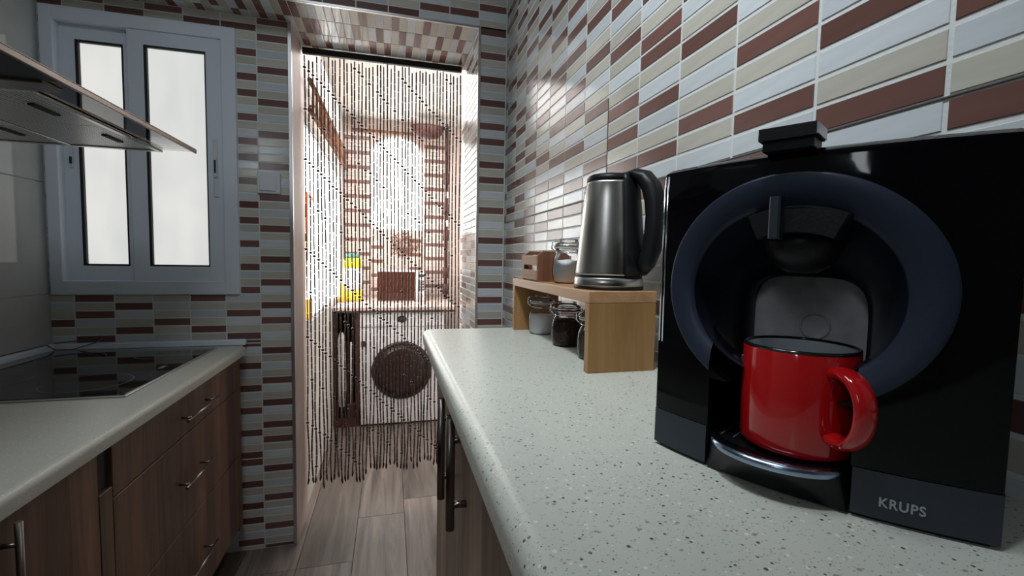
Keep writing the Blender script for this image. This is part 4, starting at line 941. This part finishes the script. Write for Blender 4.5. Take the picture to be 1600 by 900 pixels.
mb = MB(o); mb.tube([(-0.265, 3.44, ZF + 0.14), (-0.262, 3.44, -0.62)], 0.011, 8); mb.build('pole', M['paper'], br)
MB(o).box((-0.295, 3.42, ZF + 0.061), (-0.236, 3.48, ZF + 0.16), 0.004, 1).build('brush', M['rust'], br)
# microwave
ML = 3.80
mw = thing('microwave', (0.08, 3.95, -0.362), 'small microwave with a dark red-brown door on the laundry worktop', 'microwave'); o = mw.location
MB(o).box((-0.098, ML, -0.361), (0.275, 4.12, -0.118), 0.004, 1).build('body', M['appliance'], mw)
MB(o).box((-0.094, ML - 0.012, -0.355), (0.20, ML - 0.0005, -0.124), 0.003, 1).build('door', M['mwbrown'], mw)
mb = MB(o); mb.tube([(0.212, ML - 0.02, -0.345), (0.212, ML - 0.02, -0.135)], 0.009, 8); mb.tube([(0.212, ML - 0.02, -0.15), (0.212, ML, -0.15)], 0.006, 6); mb.tube([(0.212, ML - 0.02, -0.33), (0.212, ML, -0.33)], 0.006, 6); mb.build('handle', M['appliance'], mw)
mb = MB(o)
for r_ in range(4):
    for c_ in range(3): mb.box((0.228 + c_ * 0.015, ML - 0.004, -0.21 - r_ * 0.022), (0.238 + c_ * 0.015, ML, -0.195 - r_ * 0.022))
mb.build('keypad', M['gasket'], mw)
mb = MB(o); mb.box((0.226, ML - 0.004, -0.165), (0.270, ML, -0.145)); mb.build('display', M['gasket'], mw)
mb = MB(o); disc(mb, 0.25, -0.32, [(0.012, ML + 0.001), (0.012, ML - 0.012), (0.010, ML - 0.014)], 16); mb.build('knob', M['chrome'], mw)
# detergent bottle
dt = thing('detergent_bottle', (-0.285, 3.85, -0.362), 'white detergent bottle with yellow bands and a teal cap in the laundry corner', 'bottle'); o = dt.location
def obox(mb, cx_, cy_, prof, n=24, p=3.5):
    rings = [[(cx_ + a * math.copysign(abs(math.cos(t)) ** (2 / p), math.cos(t)), cy_ + b * math.copysign(abs(math.sin(t)) ** (2 / p), math.sin(t)), z) for t in [2 * PI * k / n for k in range(n)]] for a, b, z in prof]
    mb.ring_loft(rings)
cx_, cy_ = -0.285, 3.85
mb = MB(o); obox(mb, cx_, cy_, [(0.066, 0.045, -0.361), (0.072, 0.05, -0.355), (0.072, 0.05, -0.275)]); mb.build('lower_band', M['yellow'], dt)
mb = MB(o); obox(mb, cx_, cy_, [(0.071, 0.049, -0.2749), (0.070, 0.048, -0.10)]); mb.build('body', M['white_plastic'], dt)
mb = MB(o); obox(mb, cx_, cy_, [(0.0705, 0.0485, -0.0999), (0.066, 0.045, -0.035), (0.060, 0.04, -0.022)]); mb.build('upper_band', M['yellow'], dt)
mb = MB(o); obox(mb, cx_, cy_, [(0.056, 0.036, -0.0219), (0.056, 0.036, 0.010), (0.050, 0.03, 0.014)]); mb.build('cap', M['green'], dt)
b2 = thing('squeeze_bottle', (-0.355, 3.74, -0.362), 'small yellowish bottle beside the large detergent bottle', 'bottle')
mb = MB(); mb.lathe([(0.024, 0.001), (0.026, 0.004), (0.026, 0.12), (0.020, 0.14)], n=20); mb.build('body', M['amber'], b2)
mb = MB(); mb.lathe([(0.014, 0.1402), (0.014, 0.165), (0.008, 0.17)], n=16); mb.build('cap', M['white_plastic'], b2)
# twig wreath on the wall below the arched window
tw = MB(); rnd = random.Random(8)
for k in range(90):
    a = rnd.uniform(0, 2 * PI); r = rnd.uniform(0.03, 0.10); c = Vector((0.12 + r * math.cos(a) * 1.25, LY - 0.03, 0.10 + r * math.sin(a)))
    d = Vector((rnd.uniform(-1, 1), rnd.uniform(-0.3, 0.2), rnd.uniform(-1, 1))) * 0.03; tw.tube([c - d, c + Vector((0.006, 0, 0.004)), c + d], 0.0035, 4)
tw.build('twig_wreath', M['twig'], None, 'brown dried-twig wreath on the wall under the arched window', 'wreath')
# wooden drying rack on the left wall of the laundry
rk = thing('drying_rack', (LX0, 3.3, 0.76), 'brown slatted drying rack along the top of the laundry window', 'rack'); o = rk.location
for (z, nm) in ((0.665, 0), (0.80, 1)):
    mb = MB(o); mb.tube([(LX0 + 0.03, 2.33, z), (LX0 + 0.03, 4.17, z + 0.06)], 0.011, 6); mb.build('rail', M['twig'], rk)
for k in range(16):
    y = 2.42 + k * 0.11; mb = MB(o); mb.tube([(LX0 + 0.03, y, 0.665 + (y - 2.33) * 0.033), (LX0 + 0.03, y + 0.02, 0.80 + (y - 2.33) * 0.033)], 0.007, 5); mb.build('crossbar', M['twig'], rk)
for k in range(3):
    mb = MB(o); mb.tube([(LX0 - 0.0, 2.5 + k * 0.75, 0.73), (LX0 + 0.03, 2.5 + k * 0.75, 0.73)], 0.006, 5); mb.build('bracket', M['twig'], rk)
# orange strip and small things hanging in the window
og = thing('hanging_strap', (LX0 - 0.003, 2.42, 0.12), 'orange and amber strap hanging in the left laundry window', 'strap'); o = og.location
MB(o).box((LX0 - 0.006, 2.40, 0.10), (LX0 + 0.004, 2.43, 0.30), 0.002, 1).build('upper_part', M['orange'], og)
MB(o).box((LX0 - 0.005, 2.402, -0.03), (LX0 + 0.003, 2.428, 0.0998), 0.002, 1).build('lower_part', M['amber'], og)
MB(o).box((LX0 - 0.005, 2.43, 0.278), (LX0 + 0.003, 2.62, 0.296), 0.002, 1).build('hook', M['orange'], og)
sl = MB(); sl.box((LX0 - 0.015, 2.42, WA + 0.021), (LX0 + 0.006, 2.52, WA + 0.12), 0.003, 1)
sl.build('soap_box', M['amber'], None, 'small amber box on the sill of the left laundry window', 'box')
# dark pole with a shallow bowl on top (right of the arched window)
pl = thing('pole_lamp', (0.47, 3.98, -0.36), 'dark brown pole with a wide shallow bowl shade, right of the arched window', 'lamp'); o = pl.location
mb = MB(o); mb.tube([(0.466, 3.98, -0.361), (0.466, 3.98, 1.10)], 0.017, 8); mb.build('pole', M['rust'], pl)
mb = MB(o)
for z in (-0.32, -0.18, 0.14, 0.36, 0.62): mb.tube([(0.466, 3.98, z), (0.466, 3.98, z + 0.09)], 0.026, 8)
mb.build('clamp', M['rust'], pl)
mb = MB(o)
for z in (0.26, 0.5): mb.tube([(0.470, 3.955, z), (0.470, 3.955, z + 0.05)], 0.014, 8)
mb.build('clip', M['white_plastic'], pl)
mb = MB(o); n = 28
mb.ring_loft([[(0.305 + r * math.cos(2 * PI * k / n), 3.98 + r * 0.6 * math.sin(2 * PI * k / n), z) for k in range(n)] for r, z in ((0.02, 0.985), (0.085, 0.995), (0.125, 1.03), (0.142, 1.085), (0.134, 1.088))]); mb.build('shade', M['rust'], pl)
mb = MB(o); mb.tube([(0.41, 3.98, 1.075), (0.466, 3.98, 1.09), (0.466, 3.98, 1.12)], 0.013, 6); mb.build('arm', M['rust'], pl)
